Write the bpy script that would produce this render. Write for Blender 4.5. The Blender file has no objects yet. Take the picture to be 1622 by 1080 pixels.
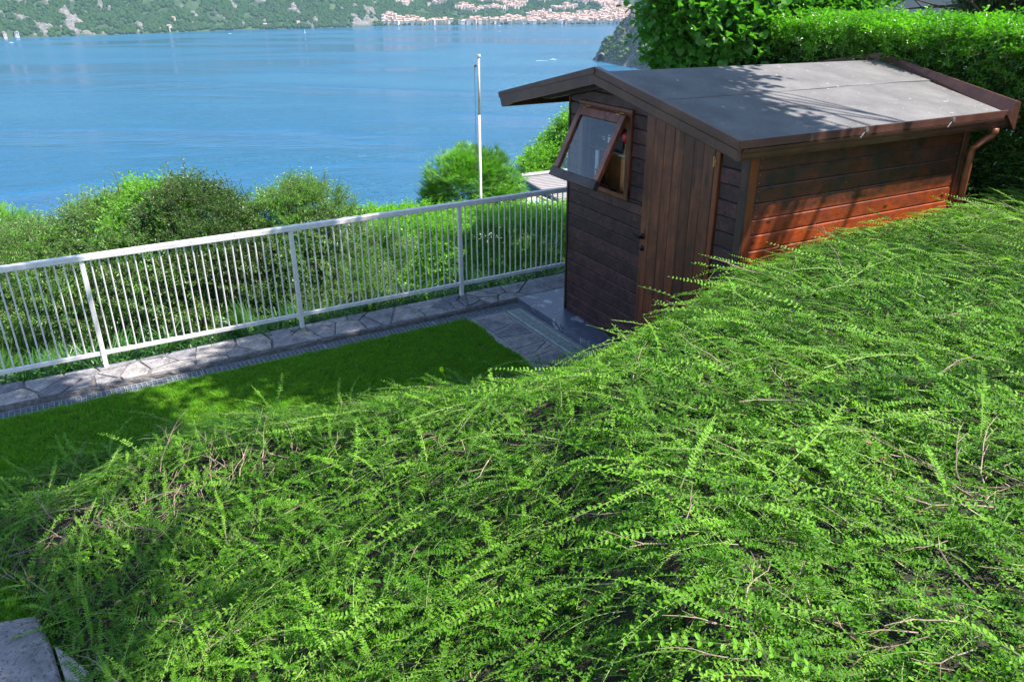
import bpy, bmesh, math, random
import numpy as np
from mathutils import Vector, Matrix
sc = bpy.context.scene
R = math.radians
random.seed(7); rng = np.random.default_rng(11)

# ------------------------------------------------------------------ camera, world, sun, exposure
F_PX, PITCH, ROLL, CAM_H = 1231.9, 0.4239, -0.0039, 3.1457
cd = bpy.data.cameras.new('camera'); cam = bpy.data.objects.new('camera', cd); sc.collection.objects.link(cam)
sc.camera = cam
cd.sensor_width = 36; cd.lens = 36 * F_PX / 1622; cd.clip_start = .05; cd.clip_end = 12000
cam.location = (0, 0, CAM_H)
cam.rotation_euler = (Matrix.Rotation(math.pi / 2 - PITCH, 4, 'X') @ Matrix.Rotation(ROLL, 4, 'Z')).to_euler()
SUN_AZ, SUN_EL = R(-2), R(58)          # azimuth counted from +X towards +Y
w = bpy.data.worlds.new('World'); sc.world = w; w.use_nodes = True
nt = w.node_tree; bg = nt.nodes['Background']; sky = nt.nodes.new('ShaderNodeTexSky')
sky.sky_type = 'NISHITA'; sky.sun_disc = False; sky.sun_elevation = SUN_EL
sky.sun_rotation = math.pi / 2 - SUN_AZ; sky.altitude = 300; sky.air_density = 1.0; sky.dust_density = .4; sky.ozone_density = 1.2
nt.links.new(sky.outputs[0], bg.inputs[0]); bg.inputs[1].default_value = .125
sd = bpy.data.lights.new('sun', 'SUN'); so = bpy.data.objects.new('sun', sd); sc.collection.objects.link(so)
sd.energy = 4.8; sd.angle = R(.5); sd.color = (1, .95, .86)
TS = Vector((math.cos(SUN_EL) * math.cos(SUN_AZ), math.cos(SUN_EL) * math.sin(SUN_AZ), math.sin(SUN_EL)))
so.rotation_euler = TS.to_track_quat('Z', 'Y').to_euler(); so.location = TS * 30
sc.view_settings.view_transform = 'Standard'; sc.view_settings.look = 'None'
sc.view_settings.exposure = 1.3; sc.view_settings.gamma = 1; sc.view_settings.use_curve_mapping = False
sc.cycles.max_bounces = 8; sc.cycles.transparent_max_bounces = 12; sc.cycles.volume_bounces = 0

# ------------------------------------------------------------------ places
O = np.array([0, 0, CAM_H])
def ray(px, py):
    a = (px - 811) / F_PX; b = (py - 540) / F_PX
    c, s = math.cos(-ROLL), math.sin(-ROLL); a, b = c * a - s * b, s * a + c * b
    return np.array([a, math.cos(PITCH) - b * math.sin(PITCH), -math.sin(PITCH) - b * math.cos(PITCH)])
def at(px, py, y): d = ray(px, py); return O + d * (y / d[1])
def atz(px, py, z): d = ray(px, py); return O + d * ((z - CAM_H) / d[2])
SY = .4885; SU = np.array([math.sin(SY), -math.cos(SY), 0]); SV = np.array([math.cos(SY), math.sin(SY), 0])
S0 = np.array([.5654, 7.6291, .08]); SW, SL = 2.38, 2.446
FY = .5157; FT = np.array([math.cos(FY), math.sin(FY), 0]); FN = np.array([math.sin(FY), -math.cos(FY), 0])
F0 = np.array([-3.6653, 6.3188, 0])
ZZ = np.array([0, 0, 1.0])
def Sp(u, v, z): return S0 + SU * u + SV * v + ZZ * z
def Fp(t, n, z): return F0 + FT * t + FN * n + ZZ * z
front = lambda a, b, d: Sp(a, -d, b)          # front wall: a = u, b = z, d = outwards
side = lambda a, b, d: Sp(SW + d, a, b)       # side wall: a = v
ground = lambda a, b, d: Fp(a, b, d)          # a = t, b = n, d = height

# ------------------------------------------------------------------ noise
def vnoise(x, y, seed=0):
    xi = np.floor(x).astype(np.int64); yi = np.floor(y).astype(np.int64); fx = x - xi; fy = y - yi
    fx = fx * fx * (3 - 2 * fx); fy = fy * fy * (3 - 2 * fy)
    def h(a, b):
        n = (a * 374761393 + b * 668265263 + seed * 974711) & 0x7fffffff
        n = ((n ^ (n >> 13)) * 1274126177) & 0x7fffffff
        return ((n ^ (n >> 16)) & 0xffff) / 65535.0
    return (h(xi, yi) * (1 - fx) + h(xi + 1, yi) * fx) * (1 - fy) + (h(xi, yi + 1) * (1 - fx) + h(xi + 1, yi + 1) * fx) * fy
def fbm(x, y, o=4, seed=0):
    x = np.asarray(x, float); y = np.asarray(y, float); s = 0; a = .5
    for i in range(o): s = s + a * vnoise(x, y, seed + i); x = x * 2.03 + 11.3; y = y * 2.03 + 5.7; a *= .5
    return s

# ------------------------------------------------------------------ materials
MATS = {}
class NT:
    def __init__(s, name):
        s.m = bpy.data.materials.new(name); s.m.use_nodes = True; s.t = s.m.node_tree
        s.b = s.t.nodes['Principled BSDF']; s.out = s.t.nodes['Material Output']; MATS[name] = s.m
    def n(s, typ, **k):
        o = s.t.nodes.new(typ)
        for a, v in k.items():
            if a[0] == '_':
                key = a[1:].replace('_', ' ')
                if key.isdigit(): key = int(key)
                o.inputs[key].default_value = v
            else: setattr(o, a, v)
        return o
    def l(s, a, b): s.t.links.new(a, b)
    def coord(s, scale=(1, 1, 1), kind='Object', rot=(0, 0, 0)):
        c = s.n('ShaderNodeTexCoord'); m = s.n('ShaderNodeMapping'); m.inputs['Scale'].default_value = scale
        m.inputs['Rotation'].default_value = rot
        s.l(c.outputs[kind], m.inputs[0]); return m.outputs[0]
    def noise(s, vec, sc_, det=4, rough=.6, dist=0):
        o = s.n('ShaderNodeTexNoise'); o.inputs['Scale'].default_value = sc_; o.inputs['Detail'].default_value = det
        o.inputs['Roughness'].default_value = rough; o.inputs['Distortion'].default_value = dist
        if vec: s.l(vec, o.inputs['Vector'])
        return o.outputs['Fac']
    def ramp(s, fac, stops):
        o = s.n('ShaderNodeValToRGB'); e = o.color_ramp.elements
        while len(e) < len(stops): e.new(.5)
        for q, (p, c) in zip(e, stops): q.position = p; q.color = (*c, 1) if len(c) == 3 else c
        s.l(fac, o.inputs[0]); return o.outputs[0]
    def mix(s, fac, a, b, mode='MIX'):
        o = s.n('ShaderNodeMix', data_type='RGBA', blend_type=mode)
        for v, i in ((fac, 0), (a, 6), (b, 7)):
            if hasattr(v, 'links'): s.l(v, o.inputs[i])
            elif i == 0: o.inputs[0].default_value = v
            else: o.inputs[i].default_value = (*v, 1)
        return o.outputs[2]
    def bump(s, h, st=.3, d=.01, prev=None):
        o = s.n('ShaderNodeBump'); o.inputs['Strength'].default_value = st; o.inputs['Distance'].default_value = d
        s.l(h, o.inputs['Height'])
        if prev: s.l(prev, o.inputs['Normal'])
        s.l(o.outputs[0], s.b.inputs['Normal']); return o.outputs[0]
    def col(s, c):
        if hasattr(c, 'links'): s.l(c, s.b.inputs['Base Color'])
        else: s.b.inputs['Base Color'].default_value = (*c, 1)
    def set(s, **k):
        for a, v in k.items(): s.b.inputs[a.replace('_', ' ')].default_value = v

def leafmat(name, c1, c2, c3=None, rough=.4, trans=.4, tcol=None, spec=.5, ns=2.2):
    """leaf colour varies from leaf spray to leaf spray and in patches of the plant"""
    k = NT(name); oi = k.n('ShaderNodeObjectInfo'); g = k.n('ShaderNodeNewGeometry')
    n = k.noise(g.outputs['Position'], ns, 4)
    a = k.mix(oi.outputs['Random'], c1, c2)
    c = k.mix(k.ramp(n, [(.38, (0, 0, 0)), (.62, (1, 1, 1))]), a, c3 or c2)
    k.col(c); k.set(Roughness=rough); k.b.inputs['Specular IOR Level'].default_value = spec
    tr = k.n('ShaderNodeBsdfTranslucent'); mx = k.n('ShaderNodeMixShader'); mx.inputs[0].default_value = trans
    tc = k.mix(1.0, c, tcol or (1.5, 1.7, .6), 'MULTIPLY'); k.l(tc, tr.inputs[0])
    k.l(k.b.outputs[0], mx.inputs[1]); k.l(tr.outputs[0], mx.inputs[2]); k.l(mx.outputs[0], k.out.inputs[0]); return k.m

def wood(name, ca, cb, cc, axis, rough=.5, moss=None, spec=.5, gs=1.0):
    k = NT(name); sc_ = {'u': (1.5, 22, 22), 'z': (22, 22, 1.5)}[axis]
    oi = k.n('ShaderNodeObjectInfo')
    c = k.n('ShaderNodeTexCoord'); add = k.n('ShaderNodeVectorMath', operation='ADD')
    rnd = k.n('ShaderNodeVectorMath', operation='SCALE'); rnd.inputs[0].default_value = (17, 31, 7); k.l(oi.outputs['Random'], rnd.inputs['Scale'])
    k.l(c.outputs['Object'], add.inputs[0]); k.l(rnd.outputs[0], add.inputs[1])
    mp = k.n('ShaderNodeMapping'); mp.inputs['Scale'].default_value = tuple(x * gs for x in sc_); k.l(add.outputs[0], mp.inputs[0])
    g = k.noise(mp.outputs[0], 1.0, 6, .65, .6)
    mp2 = k.n('ShaderNodeMapping'); mp2.inputs['Scale'].default_value = (5, 5, 5); k.l(add.outputs[0], mp2.inputs[0])
    bl = k.noise(mp2.outputs[0], 1.1, 4, .6, .4)
    base = k.ramp(g, [(.3, ca), (.52, cb), (.75, cc)])
    base = k.mix(k.ramp(bl, [(.35, (.0,) * 3), (.7, (.75,) * 3)]), base, ca)
    # knots
    vo = k.n('ShaderNodeTexVoronoi'); vo.inputs['Scale'].default_value = 1.0
    mp3 = k.n('ShaderNodeMapping'); mp3.inputs['Scale'].default_value = {'u': (2.6, 9, 9), 'z': (9, 9, 2.2)}[axis]; k.l(add.outputs[0], mp3.inputs[0]); k.l(mp3.outputs[0], vo.inputs['Vector'])
    kn = k.ramp(vo.outputs['Distance'], [(.06, (1, 1, 1)), (.17, (0, 0, 0))])
    base = k.mix(kn, base, tuple(x * .22 for x in ca))
    hv = k.n('ShaderNodeHueSaturation'); mr = k.n('ShaderNodeMapRange'); mr.inputs['To Min'].default_value = .62; mr.inputs['To Max'].default_value = 1.3
    k.l(oi.outputs['Random'], mr.inputs[0]); k.l(mr.outputs[0], hv.inputs['Value']); k.l(base, hv.inputs['Color'])
    base = hv.outputs[0]
    if moss:  # shade under the eave, painted into the colour of the upper boards
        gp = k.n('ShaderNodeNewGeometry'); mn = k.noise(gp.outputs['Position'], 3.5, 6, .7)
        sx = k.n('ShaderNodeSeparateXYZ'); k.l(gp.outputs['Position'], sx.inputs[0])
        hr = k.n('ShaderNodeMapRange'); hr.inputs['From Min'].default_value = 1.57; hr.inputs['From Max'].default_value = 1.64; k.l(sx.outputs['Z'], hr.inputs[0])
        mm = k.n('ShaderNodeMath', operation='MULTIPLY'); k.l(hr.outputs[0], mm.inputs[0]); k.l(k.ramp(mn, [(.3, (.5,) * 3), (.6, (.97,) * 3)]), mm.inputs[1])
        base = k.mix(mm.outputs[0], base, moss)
    k.col(base); k.l(k.ramp(bl, [(.3, (rough - .12,) * 3), (.7, (rough + .15,) * 3)]), k.b.inputs['Roughness'])
    k.b.inputs['Specular IOR Level'].default_value = spec
    k.bump(g, .35, .004); return k.m

def plain(name, c, rough=.5, metal=0, var=.25, scale=12, bump=.15, c2=None, emis=None):
    k = NT(name); v = k.coord(); n = k.noise(v, scale, 5)
    k.col(k.mix(k.ramp(n, [(.35, (0, 0, 0)), (.7, (1, 1, 1))]), tuple(x * (1 - var) for x in c), c2 or tuple(min(1, x * (1 + var)) for x in c)))
    k.set(Roughness=rough, Metallic=metal); k.bump(n, bump, .004); return k.m

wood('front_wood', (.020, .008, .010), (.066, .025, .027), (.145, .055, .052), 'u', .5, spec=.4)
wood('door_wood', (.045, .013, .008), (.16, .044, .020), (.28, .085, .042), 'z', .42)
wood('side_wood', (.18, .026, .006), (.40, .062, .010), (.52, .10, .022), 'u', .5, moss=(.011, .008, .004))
wood('trim_wood', (.08, .02, .008), (.17, .04, .013), (.24, .065, .022), 'z', .38)
wood('dark_trim', (.025, .012, .011), (.055, .025, .022), (.09, .042, .036), 'z', .5)
wood('sash_wood', (.06, .017, .010), (.18, .046, .020), (.27, .08, .036), 'z', .36)
plain('interior_wood', (.12, .05, .02), .7)
plain('interior_ply', (.42, .17, .05), .6)
plain('brass', (.42, .27, .10), .45, 1, .5, 60)
plain('black_iron', (.015, .015, .018), .35, .6)
plain('screw_metal', (.5, .5, .5), .4, .8)

# brown painted sheet metal of the roof edge
k = NT('brown_metal'); v = k.coord(); n = k.noise(v, 3, 6, .7); n2 = k.noise(k.coord((40, 40, 2)), 1, 3)
c = k.ramp(n, [(.3, (.055, .022, .016)), (.55, (.10, .040, .028)), (.8, (.17, .075, .055))])
c = k.mix(k.ramp(n2, [(.6, (0, 0, 0)), (.78, (.6, .6, .6))]), c, (.22, .15, .12)); k.col(c); k.set(Roughness=.42, Metallic=.1); k.bump(n, .1, .003)
plain('copper_pipe', (.22, .065, .03), .4, .2, .35, 9)

# mineral roofing felt
k = NT('roofing_felt'); v = k.coord(); n = k.noise(v, 2.2, 6, .65); f = k.noise(v, 260, 2, .7); m = k.noise(v, 16, 4, .7)
c = k.ramp(n, [(.3, (.088, .082, .086)), (.5, (.150, .140, .143)), (.7, (.215, .202, .203))])
c = k.mix(k.ramp(f, [(.35, (.6,) * 3), (.65, (0,) * 3)]), c, (.09, .085, .085))
c = k.mix(k.ramp(m, [(.66, (0,) * 3), (.70, (.8,) * 3)]), c, (.45, .45, .42)); k.col(c); k.set(Roughness=.85)
wv = k.n('ShaderNodeTexWave'); wv.inputs['Scale'].default_value = 14; wv.inputs['Distortion'].default_value = .6; k.l(k.coord(rot=(0, 0, SY)), wv.inputs[0])
b = k.bump(f, .5, .003); k.bump(wv.outputs['Fac'], .12, .004, b)

# white fence paint
k = NT('fence_paint'); v = k.coord(); n = k.noise(v, 9, 6, .7); m = k.noise(v, 45, 3)
c = k.ramp(n, [(.3, (.64, .59, .585)), (.6, (.78, .73, .72))]); c = k.mix(k.ramp(m, [(.64, (0,) * 3), (.74, (.8,) * 3)]), c, (.25, .19, .15))
k.col(c); k.set(Roughness=.42); k.bump(n, .12, .002)
plain('pole_paint', (.62, .57, .50), .5, 0, .2, 5)
k = NT('pole_rusty'); v = k.coord((8, 8, 1.2)); n = k.noise(v, 1.5, 5, .7)
k.col(k.ramp(n, [(.5, (.74, .70, .66)), (.6, (.55, .36, .24)), (.75, (.42, .20, .10))])); k.set(Roughness=.6)

# stone
def stone(name, ca, cb, cc, sc_=6, bump=.6):
    k = NT(name); oi = k.n('ShaderNodeObjectInfo'); v = k.coord(); n = k.noise(v, sc_, 8, .72, .5); m = k.noise(v, sc_ * 9, 4, .7)
    c = k.ramp(n, [(.28, ca), (.5, cb), (.72, cc)]); t = k.ramp(oi.outputs['Random'], [(0, (.45, .45, .54)), (.4, (.85, .84, .88)), (1, (1.2, 1.12, 1.04))])
    c = k.mix(1.0, c, t, 'MULTIPLY'); c = k.mix(k.ramp(m, [(.38, (.8,) * 3), (.45, (0,) * 3)]), c, (.05, .045, .04))
    k.col(c); k.set(Roughness=.8); b = k.bump(n, bump, .02); k.bump(m, .35, .004, b); return k.m
stone('porphyry', (.12, .11, .115), (.27, .25, .255), (.42, .39, .37))
stone('wall_stone', (.12, .115, .12), (.30, .285, .285), (.50, .475, .46), 6, 1.0)
stone('mortar', (.26, .25, .24), (.42, .40, .38), (.54, .52, .50), 14)
stone('rough_cement', (.09, .085, .075), (.22, .20, .18), (.40, .37, .33), 22, 1.0)
k = NT('painted_slab'); v = k.coord(); n = k.noise(v, 3.0, 6, .7, .6); m = k.noise(v, 5.5, 8, .75, .8)
c = k.ramp(n, [(.3, (.07, .08, .125)), (.6, (.12, .13, .18)), (.8, (.19, .19, .22))]); c = k.mix(k.ramp(m, [(.57, (0,) * 3), (.59, (1,) * 3)]), c, (.45, .45, .46))
k.col(c); k.set(Roughness=.38); k.bump(m, .3, .004)
plain('galvanised', (.27, .30, .34), .55, .2, .25, 30)
plain('galvanised_dull', (.36, .40, .38), .6, .1, .3, 18)
plain('drain_dark', (.018, .018, .02), .9)
k = NT('lawn_soil'); v = k.coord(); n = k.noise(v, 9, 5); k.col(k.ramp(n, [(.3, (.012, .035, .004)), (.7, (.03, .075, .008))])); k.set(Roughness=.95); k.bump(n, .5, .02)
k = NT('bank_soil'); v = k.coord(); n = k.noise(v, 5, 6, .7); m = k.noise(v, 60, 3)
c = k.ramp(n, [(.3, (.010, .016, .006)), (.6, (.025, .022, .012)), (.8, (.05, .03, .02))]); k.col(c); k.set(Roughness=.95); k.bump(m, .8, .02)
k = NT('hill_soil'); v = k.coord(); n = k.noise(v, .4, 6); k.col(k.ramp(n, [(.3, (.02, .04, .012)), (.7, (.05, .06, .03))])); k.set(Roughness=1)

leafmat('cover_leaf', (.038, .125, .004), (.135, .34, .012), (.060, .20, .006), .48, .40, (1.5, 1.5, .35), .2)
leafmat('cover_shoot_leaf', (.13, .33, .02), (.21, .43, .035), (.16, .38, .02), .48, .42, (1.5, 1.5, .4), .22)
leafmat('grass_blade', (.045, .15, .008), (.22, .40, .030), (.13, .33, .012), .55, .45, spec=.2, ns=14)
leafmat('olive_leaf', (.09, .20, .045), (.24, .38, .14), (.15, .33, .05), .36, .42)
leafmat('dark_leaf', (.04, .10, .025), (.12, .20, .06), (.07, .16, .03), .42, .3)
leafmat('lime_leaf', (.10, .27, .02), (.19, .42, .035), (.14, .34, .03), .45, .45)
leafmat('privet_leaf', (.13, .36, .012), (.24, .52, .025), (.17, .43, .02), .36, .45)
leafmat('laurel_leaf', (.025, .085, .012), (.055, .165, .018), (.04, .12, .015), .25, .22, spec=.7)
leafmat('shoot_leaf', (.085, .28, .010), (.15, .42, .018), (.06, .22, .012), .33, .42)
leafmat('big_leaf', (.04, .15, .014), (.10, .31, .035), (.06, .20, .02), .33, .42)
leafmat('needle_leaf', (.07, .24, .015), (.17, .43, .03), (.12, .34, .025), .5, .35)
leafmat('pale_needle', (.14, .2, .09), (.2, .27, .12), None, .5, .3)
leafmat('palm_leaf', (.035, .12, .02), (.075, .2, .035), (.05, .15, .025), .36, .3)
leafmat('forest_leaf', (.012, .042, .012), (.065, .110, .020), (.022, .062, .014), .9, .05, spec=.1)
leafmat('cliff_leaf', (.045, .09, .018), (.10, .17, .035), (.06, .12, .025), .8, .1)
leafmat('dry_leaf', (.42, .24, .12), (.55, .38, .24), (.35, .14, .05), .7, .3, (1, 1, 1))
plain('twig', (.30, .215, .155), .75, 0, .4, 40)
plain('green_stem', (.22, .28, .085), .6, 0, .3, 40)
plain('bark', (.075, .055, .04), .9, 0, .4, 20, .6)
plain('pale_bark', (.25, .21, .16), .9, 0, .4, 20, .6)

# far side
k = NT('far_hill_ground'); g = k.n('ShaderNodeNewGeometry'); P = g.outputs['Position']
n = k.noise(P, .035, 6, .65); m = k.noise(P, .16, 6, .8)
at_ = k.n('ShaderNodeAttribute', attribute_name='rock')
rk = k.ramp(m, [(.38, (.04, .055, .03)), (.5, (.17, .155, .14)), (.66, (.30, .27, .25))]); gr = k.ramp(n, [(.3, (.02, .05, .015)), (.6, (.045, .085, .025)), (.8, (.12, .15, .05))])
k.col(k.mix(at_.outputs['Fac'], gr, rk)); k.set(Roughness=1); k.bump(m, 1, 3)
k = NT('cliff_rock'); g = k.n('ShaderNodeNewGeometry'); P = g.outputs['Position']
mp = k.n('ShaderNodeMapping'); mp.inputs['Scale'].default_value = (1, 1, .45); k.l(P, mp.inputs[0])
n = k.noise(mp.outputs[0], .08, 7, .7, .8); m = k.noise(mp.outputs[0], .5, 6, .75, .5)
rk = k.ramp(m, [(.36, (.04, .04, .042)), (.5, (.20, .185, .175)), (.62, (.55, .50, .45))]); k.col(k.mix(k.ramp(n, [(.42, (0,) * 3), (.6, (.8,) * 3)]), rk, (.05, .075, .03)))
k.set(Roughness=1); b = k.bump(n, 1, 6); k.bump(m, 1, 2, b)
k = NT('lake_water'); g = k.n('ShaderNodeNewGeometry'); P = g.outputs['Position']
mp = k.n('ShaderNodeMapping'); mp.inputs['Rotation'].default_value = (0, 0, R(28)); mp.inputs['Scale'].default_value = (.35, 1, 1); k.l(P, mp.inputs[0])
w1 = k.noise(mp.outputs[0], .55, 3, .6); w2 = k.noise(mp.outputs[0], .12, 3, .55)
mpa = k.n('ShaderNodeMapping'); mpa.inputs['Rotation'].default_value = (0, 0, R(12)); mpa.inputs['Scale'].default_value = (.3, 1, 1); k.l(P, mpa.inputs[0])
pt = k.noise(mpa.outputs[0], .0065, 4, .55, .9)
mask = k.ramp(pt, [(.44, (0,) * 3), (.53, (1,) * 3)])
k.col(k.ramp(pt, [(.33, (.008, .076, .178)), (.68, (.024, .132, .225))])); k.set(IOR=1.333)  # paler sheen of the rippled patches is put into the base colour
k.l(k.ramp(pt, [(.4, (.09,) * 3), (.55, (.26,) * 3)]), k.b.inputs['Roughness'])
bm_ = k.n('ShaderNodeMath', operation='MULTIPLY_ADD'); k.l(mask, bm_.inputs[0]); bm_.inputs[1].default_value = .5; bm_.inputs[2].default_value = .35
w3 = k.noise(mp.outputs[0], .20, 4, .7)
mu = k.n('ShaderNodeMath', operation='MULTIPLY'); k.l(w3, mu.inputs[0]); k.l(mask, mu.inputs[1])
b = k.bump(w1, .6, .6); b = k.bump(w2, .7, 1.8, b); k.bump(mu.outputs[0], 1.0, 5.0, b); k.l(k.ramp(pt, [(.44, (.30,) * 3), (.55, (.62,) * 3)]), k.b.inputs['Specular IOR Level'])
WALLC = [('house_cream', (.68, .60, .46)), ('house_pink', (.62, .50, .42)), ('house_white', (.72, .70, .65)), ('house_ochre', (.60, .46, .28))]
for a, c in WALLC: plain(a, c, .9, 0, .08)
plain('roof_tile', (.46, .31, .25), .9); plain('boat_white', (.8, .8, .8), .4); plain('wake_foam', (.62, .70, .76), .6); plain('dark_glass', (.03, .04, .05), .2)
plain('corrugated', (.42, .38, .36), .5, .2, .12, 5); plain('skylight_pane', (.50, .62, .55), .25, 0, .1, 3); plain('tan_frame', (.50, .42, .33), .6); plain('grey_render', (.30, .30, .31), .9, 0, .08, 2)
plain('tool_case', (.012, .016, .03), .4); plain('label_white', (.75, .75, .75), .6, 0, .02); plain('red_plastic', (.65, .012, .012), .3, 0, .1); plain('ash_handle', (.50, .23, .08), .5); plain('steel', (.35, .33, .31), .4, .7); plain('white_cloth', (.6, .6, .62), .8)
k = NT('window_glass'); tr_ = k.n('ShaderNodeBsdfTransparent'); tr_.inputs[0].default_value = (.93, .96, .97, 1); gl_ = k.n('ShaderNodeBsdfGlossy'); gl_.inputs['Roughness'].default_value = .01
fz = k.n('ShaderNodeLayerWeight'); fz.inputs[0].default_value = .5; pw = k.n('ShaderNodeMath', operation='POWER'); k.l(fz.outputs['Facing'], pw.inputs[0]); pw.inputs[1].default_value = 5.0; ma = k.n('ShaderNodeMath', operation='MULTIPLY_ADD'); k.l(pw.outputs[0], ma.inputs[0]); ma.inputs[1].default_value = .9; ma.inputs[2].default_value = .06; mx = k.n('ShaderNodeMixShader'); k.l(ma.outputs[0], mx.inputs[0]); k.l(tr_.outputs[0], mx.inputs[1]); k.l(gl_.outputs[0], mx.inputs[2]); k.l(mx.outputs[0], k.out.inputs[0])
M = MATS

# ------------------------------------------------------------------ object helpers
def link(o, parent=None):
    sc.collection.objects.link(o)
    if parent is not None: o.parent = parent
    return o
def tag(o, label=None, cat=None, group=None, kind=None):
    for a, b in (('label', label), ('category', cat), ('group', group), ('kind', kind)):
        if b: o[a] = b
    return o
def thing(name, label, cat, loc, group=None):
    o = bpy.data.objects.new(name, None); o.empty_display_size = .2; link(o); o.location = Vector(loc); return tag(o, label, cat, group)
def meshobj(name, verts, faces, mat, parent=None, smooth=False, mats=None, fm=None):
    """verts in world space; when parented they are moved into the parent's space"""
    V = np.array(verts, float)
    me = bpy.data.meshes.new(name)
    if parent is not None:
        off = np.zeros(3); p = parent
        while p is not None: off += np.array(p.location); p = p.parent
    else: off = V.mean(0); off[2] = V[:, 2].min()
    V = V - off
    loc = V.mean(0) if parent is not None and len(V) else np.zeros(3)
    V = V - loc
    me.from_pydata(V.tolist(), [], faces)
    for m in (mats or [mat]): me.materials.append(M[m])
    if fm is not None: me.polygons.foreach_set('material_index', fm)
    if smooth: me.polygons.foreach_set('use_smooth', [True] * len(me.polygons))
    me.update(); o = bpy.data.objects.new(name, me); link(o, parent)
    o.location = Vector(loc) if parent is not None else Vector(off)
    return o
def fixn(o):
    b = bmesh.new(); b.from_mesh(o.data); bmesh.ops.recalc_face_normals(b, faces=b.faces); b.to_mesh(o.data); b.free(); return o
class MB:
    def __init__(s): s.v = []; s.f = []; s.m = []; s.cur = 0
    def add(s, v, f):
        n = len(s.v); s.v += [tuple(map(float, x)) for x in v]; s.f += [tuple(n + i for i in q) for q in f]; s.m += [s.cur] * len(f)
    def box(s, fr, a0, a1, b0, b1, d0, d1):
        v = [fr(a, b, d) for d in (d0, d1) for a, b in ((a0, b0), (a1, b0), (a1, b1), (a0, b1))]
        s.add(v, [(0, 3, 2, 1), (4, 5, 6, 7), (0, 1, 5, 4), (1, 2, 6, 5), (2, 3, 7, 6), (3, 0, 4, 7)])
    def beam(s, p, q, w_, h_, up=(0, 0, 1)):
        p = np.array(p, float); q = np.array(q, float); d = (q - p) / np.linalg.norm(q - p); up = np.array(up, float)
        x = np.cross(d, up); x /= np.linalg.norm(x); y = np.cross(x, d)
        v = [c + x * i * w_ / 2 + y * j * h_ / 2 for c in (p, q) for i, j in ((-1, -1), (1, -1), (1, 1), (-1, 1))]
        s.add(v, [(0, 3, 2, 1), (4, 5, 6, 7), (0, 1, 5, 4), (1, 2, 6, 5), (2, 3, 7, 6), (3, 0, 4, 7)])
    def tube(s, pts, rad, n=8, cap=True):
        pts = [np.array(p, float) for p in pts]; rad = rad if hasattr(rad, '__len__') else [rad] * len(pts)
        rings = []; b0 = len(s.v); ref = np.array([.31, .17, .93])
        for i, p in enumerate(pts):
            d = pts[min(i + 1, len(pts) - 1)] - pts[max(i - 1, 0)]; d = d / (np.linalg.norm(d) + 1e-9)
            x = np.cross(d, ref); x /= np.linalg.norm(x) + 1e-9; y = np.cross(d, x)
            s.v += [tuple(p + rad[i] * (x * math.cos(a) + y * math.sin(a))) for a in [2 * math.pi * j / n for j in range(n)]]
        for i in range(len(pts) - 1):
            for j in range(n):
                a = b0 + i * n + j; b = b0 + i * n + (j + 1) % n; s.f.append((a, b, b + n, a + n)); s.m.append(s.cur)
        if cap:
            s.f.append(tuple(b0 + j for j in range(n))[::-1]); s.m.append(s.cur)
            s.f.append(tuple(b0 + (len(pts) - 1) * n + j for j in range(n))); s.m.append(s.cur)
    def out(s, name, mat, parent=None, smooth=False, mats=None): return meshobj(name, s.v, s.f, mat, parent, smooth, mats, s.m if mats else None)
def area(p): return .5 * sum(p[i][0] * p[(i + 1) % len(p)][1] - p[(i + 1) % len(p)][0] * p[i][1] for i in range(len(p)))
def clip(poly, a, b, c):      # keep a*x+b*y<=c
    o = []
    for i in range(len(poly)):
        p, q = poly[i], poly[(i + 1) % len(poly)]; dp = a * p[0] + b * p[1] - c; dq = a * q[0] + b * q[1] - c
        if dp <= 0: o.append(p)
        if dp * dq < 0: t = dp / (dp - dq); o.append((p[0] + t * (q[0] - p[0]), p[1] + t * (q[1] - p[1])))
    return o
def inset(poly, e):
    if area(poly) < 0: poly = poly[::-1]
    out = poly
    for i in range(len(poly)):
        p, q = poly[i], poly[(i + 1) % len(poly)]; dx, dy = q[0] - p[0], q[1] - p[1]; L = math.hypot(dx, dy)
        if L < 1e-6: continue
        nx, ny = dy / L, -dx / L; out = clip(out, nx, ny, nx * p[0] + ny * p[1] - e)
        if len(out) < 3: return []
    return out
def plate(name, poly, fr, d0, d1, ch, mat, parent, jit=0):
    if area(poly) < 0: poly = poly[::-1]
    top = inset(poly, ch)
    if len(top) < 3: return None
    if len(top) != len(poly):   # keep it simple: rebuild the lower outline to the same corner count
        top = [((p[0] - cx) * .93 + cx, (p[1] - cy) * .93 + cy) for cx, cy in [np.mean(poly, 0)] for p in poly]
    n = len(poly); v = [fr(*p, d0) for p in poly] + [fr(*p, d1 - ch * .8) for p in poly] + [fr(*p, d1 + random.uniform(-jit, jit)) for p in top]
    f = [tuple(range(n)), tuple(range(2 * n, 3 * n))[::-1]]
    for i in range(n):
        j = (i + 1) % n; f += [(i, j, n + j, n + i), (n + i, n + j, 2 * n + j, 2 * n + i)]
    return fixn(meshobj(name, v, f, mat, parent))
def rect(a0, a1, b0, b1): return [(a0, b0), (a1, b0), (a1, b1), (a0, b1)]
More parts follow.
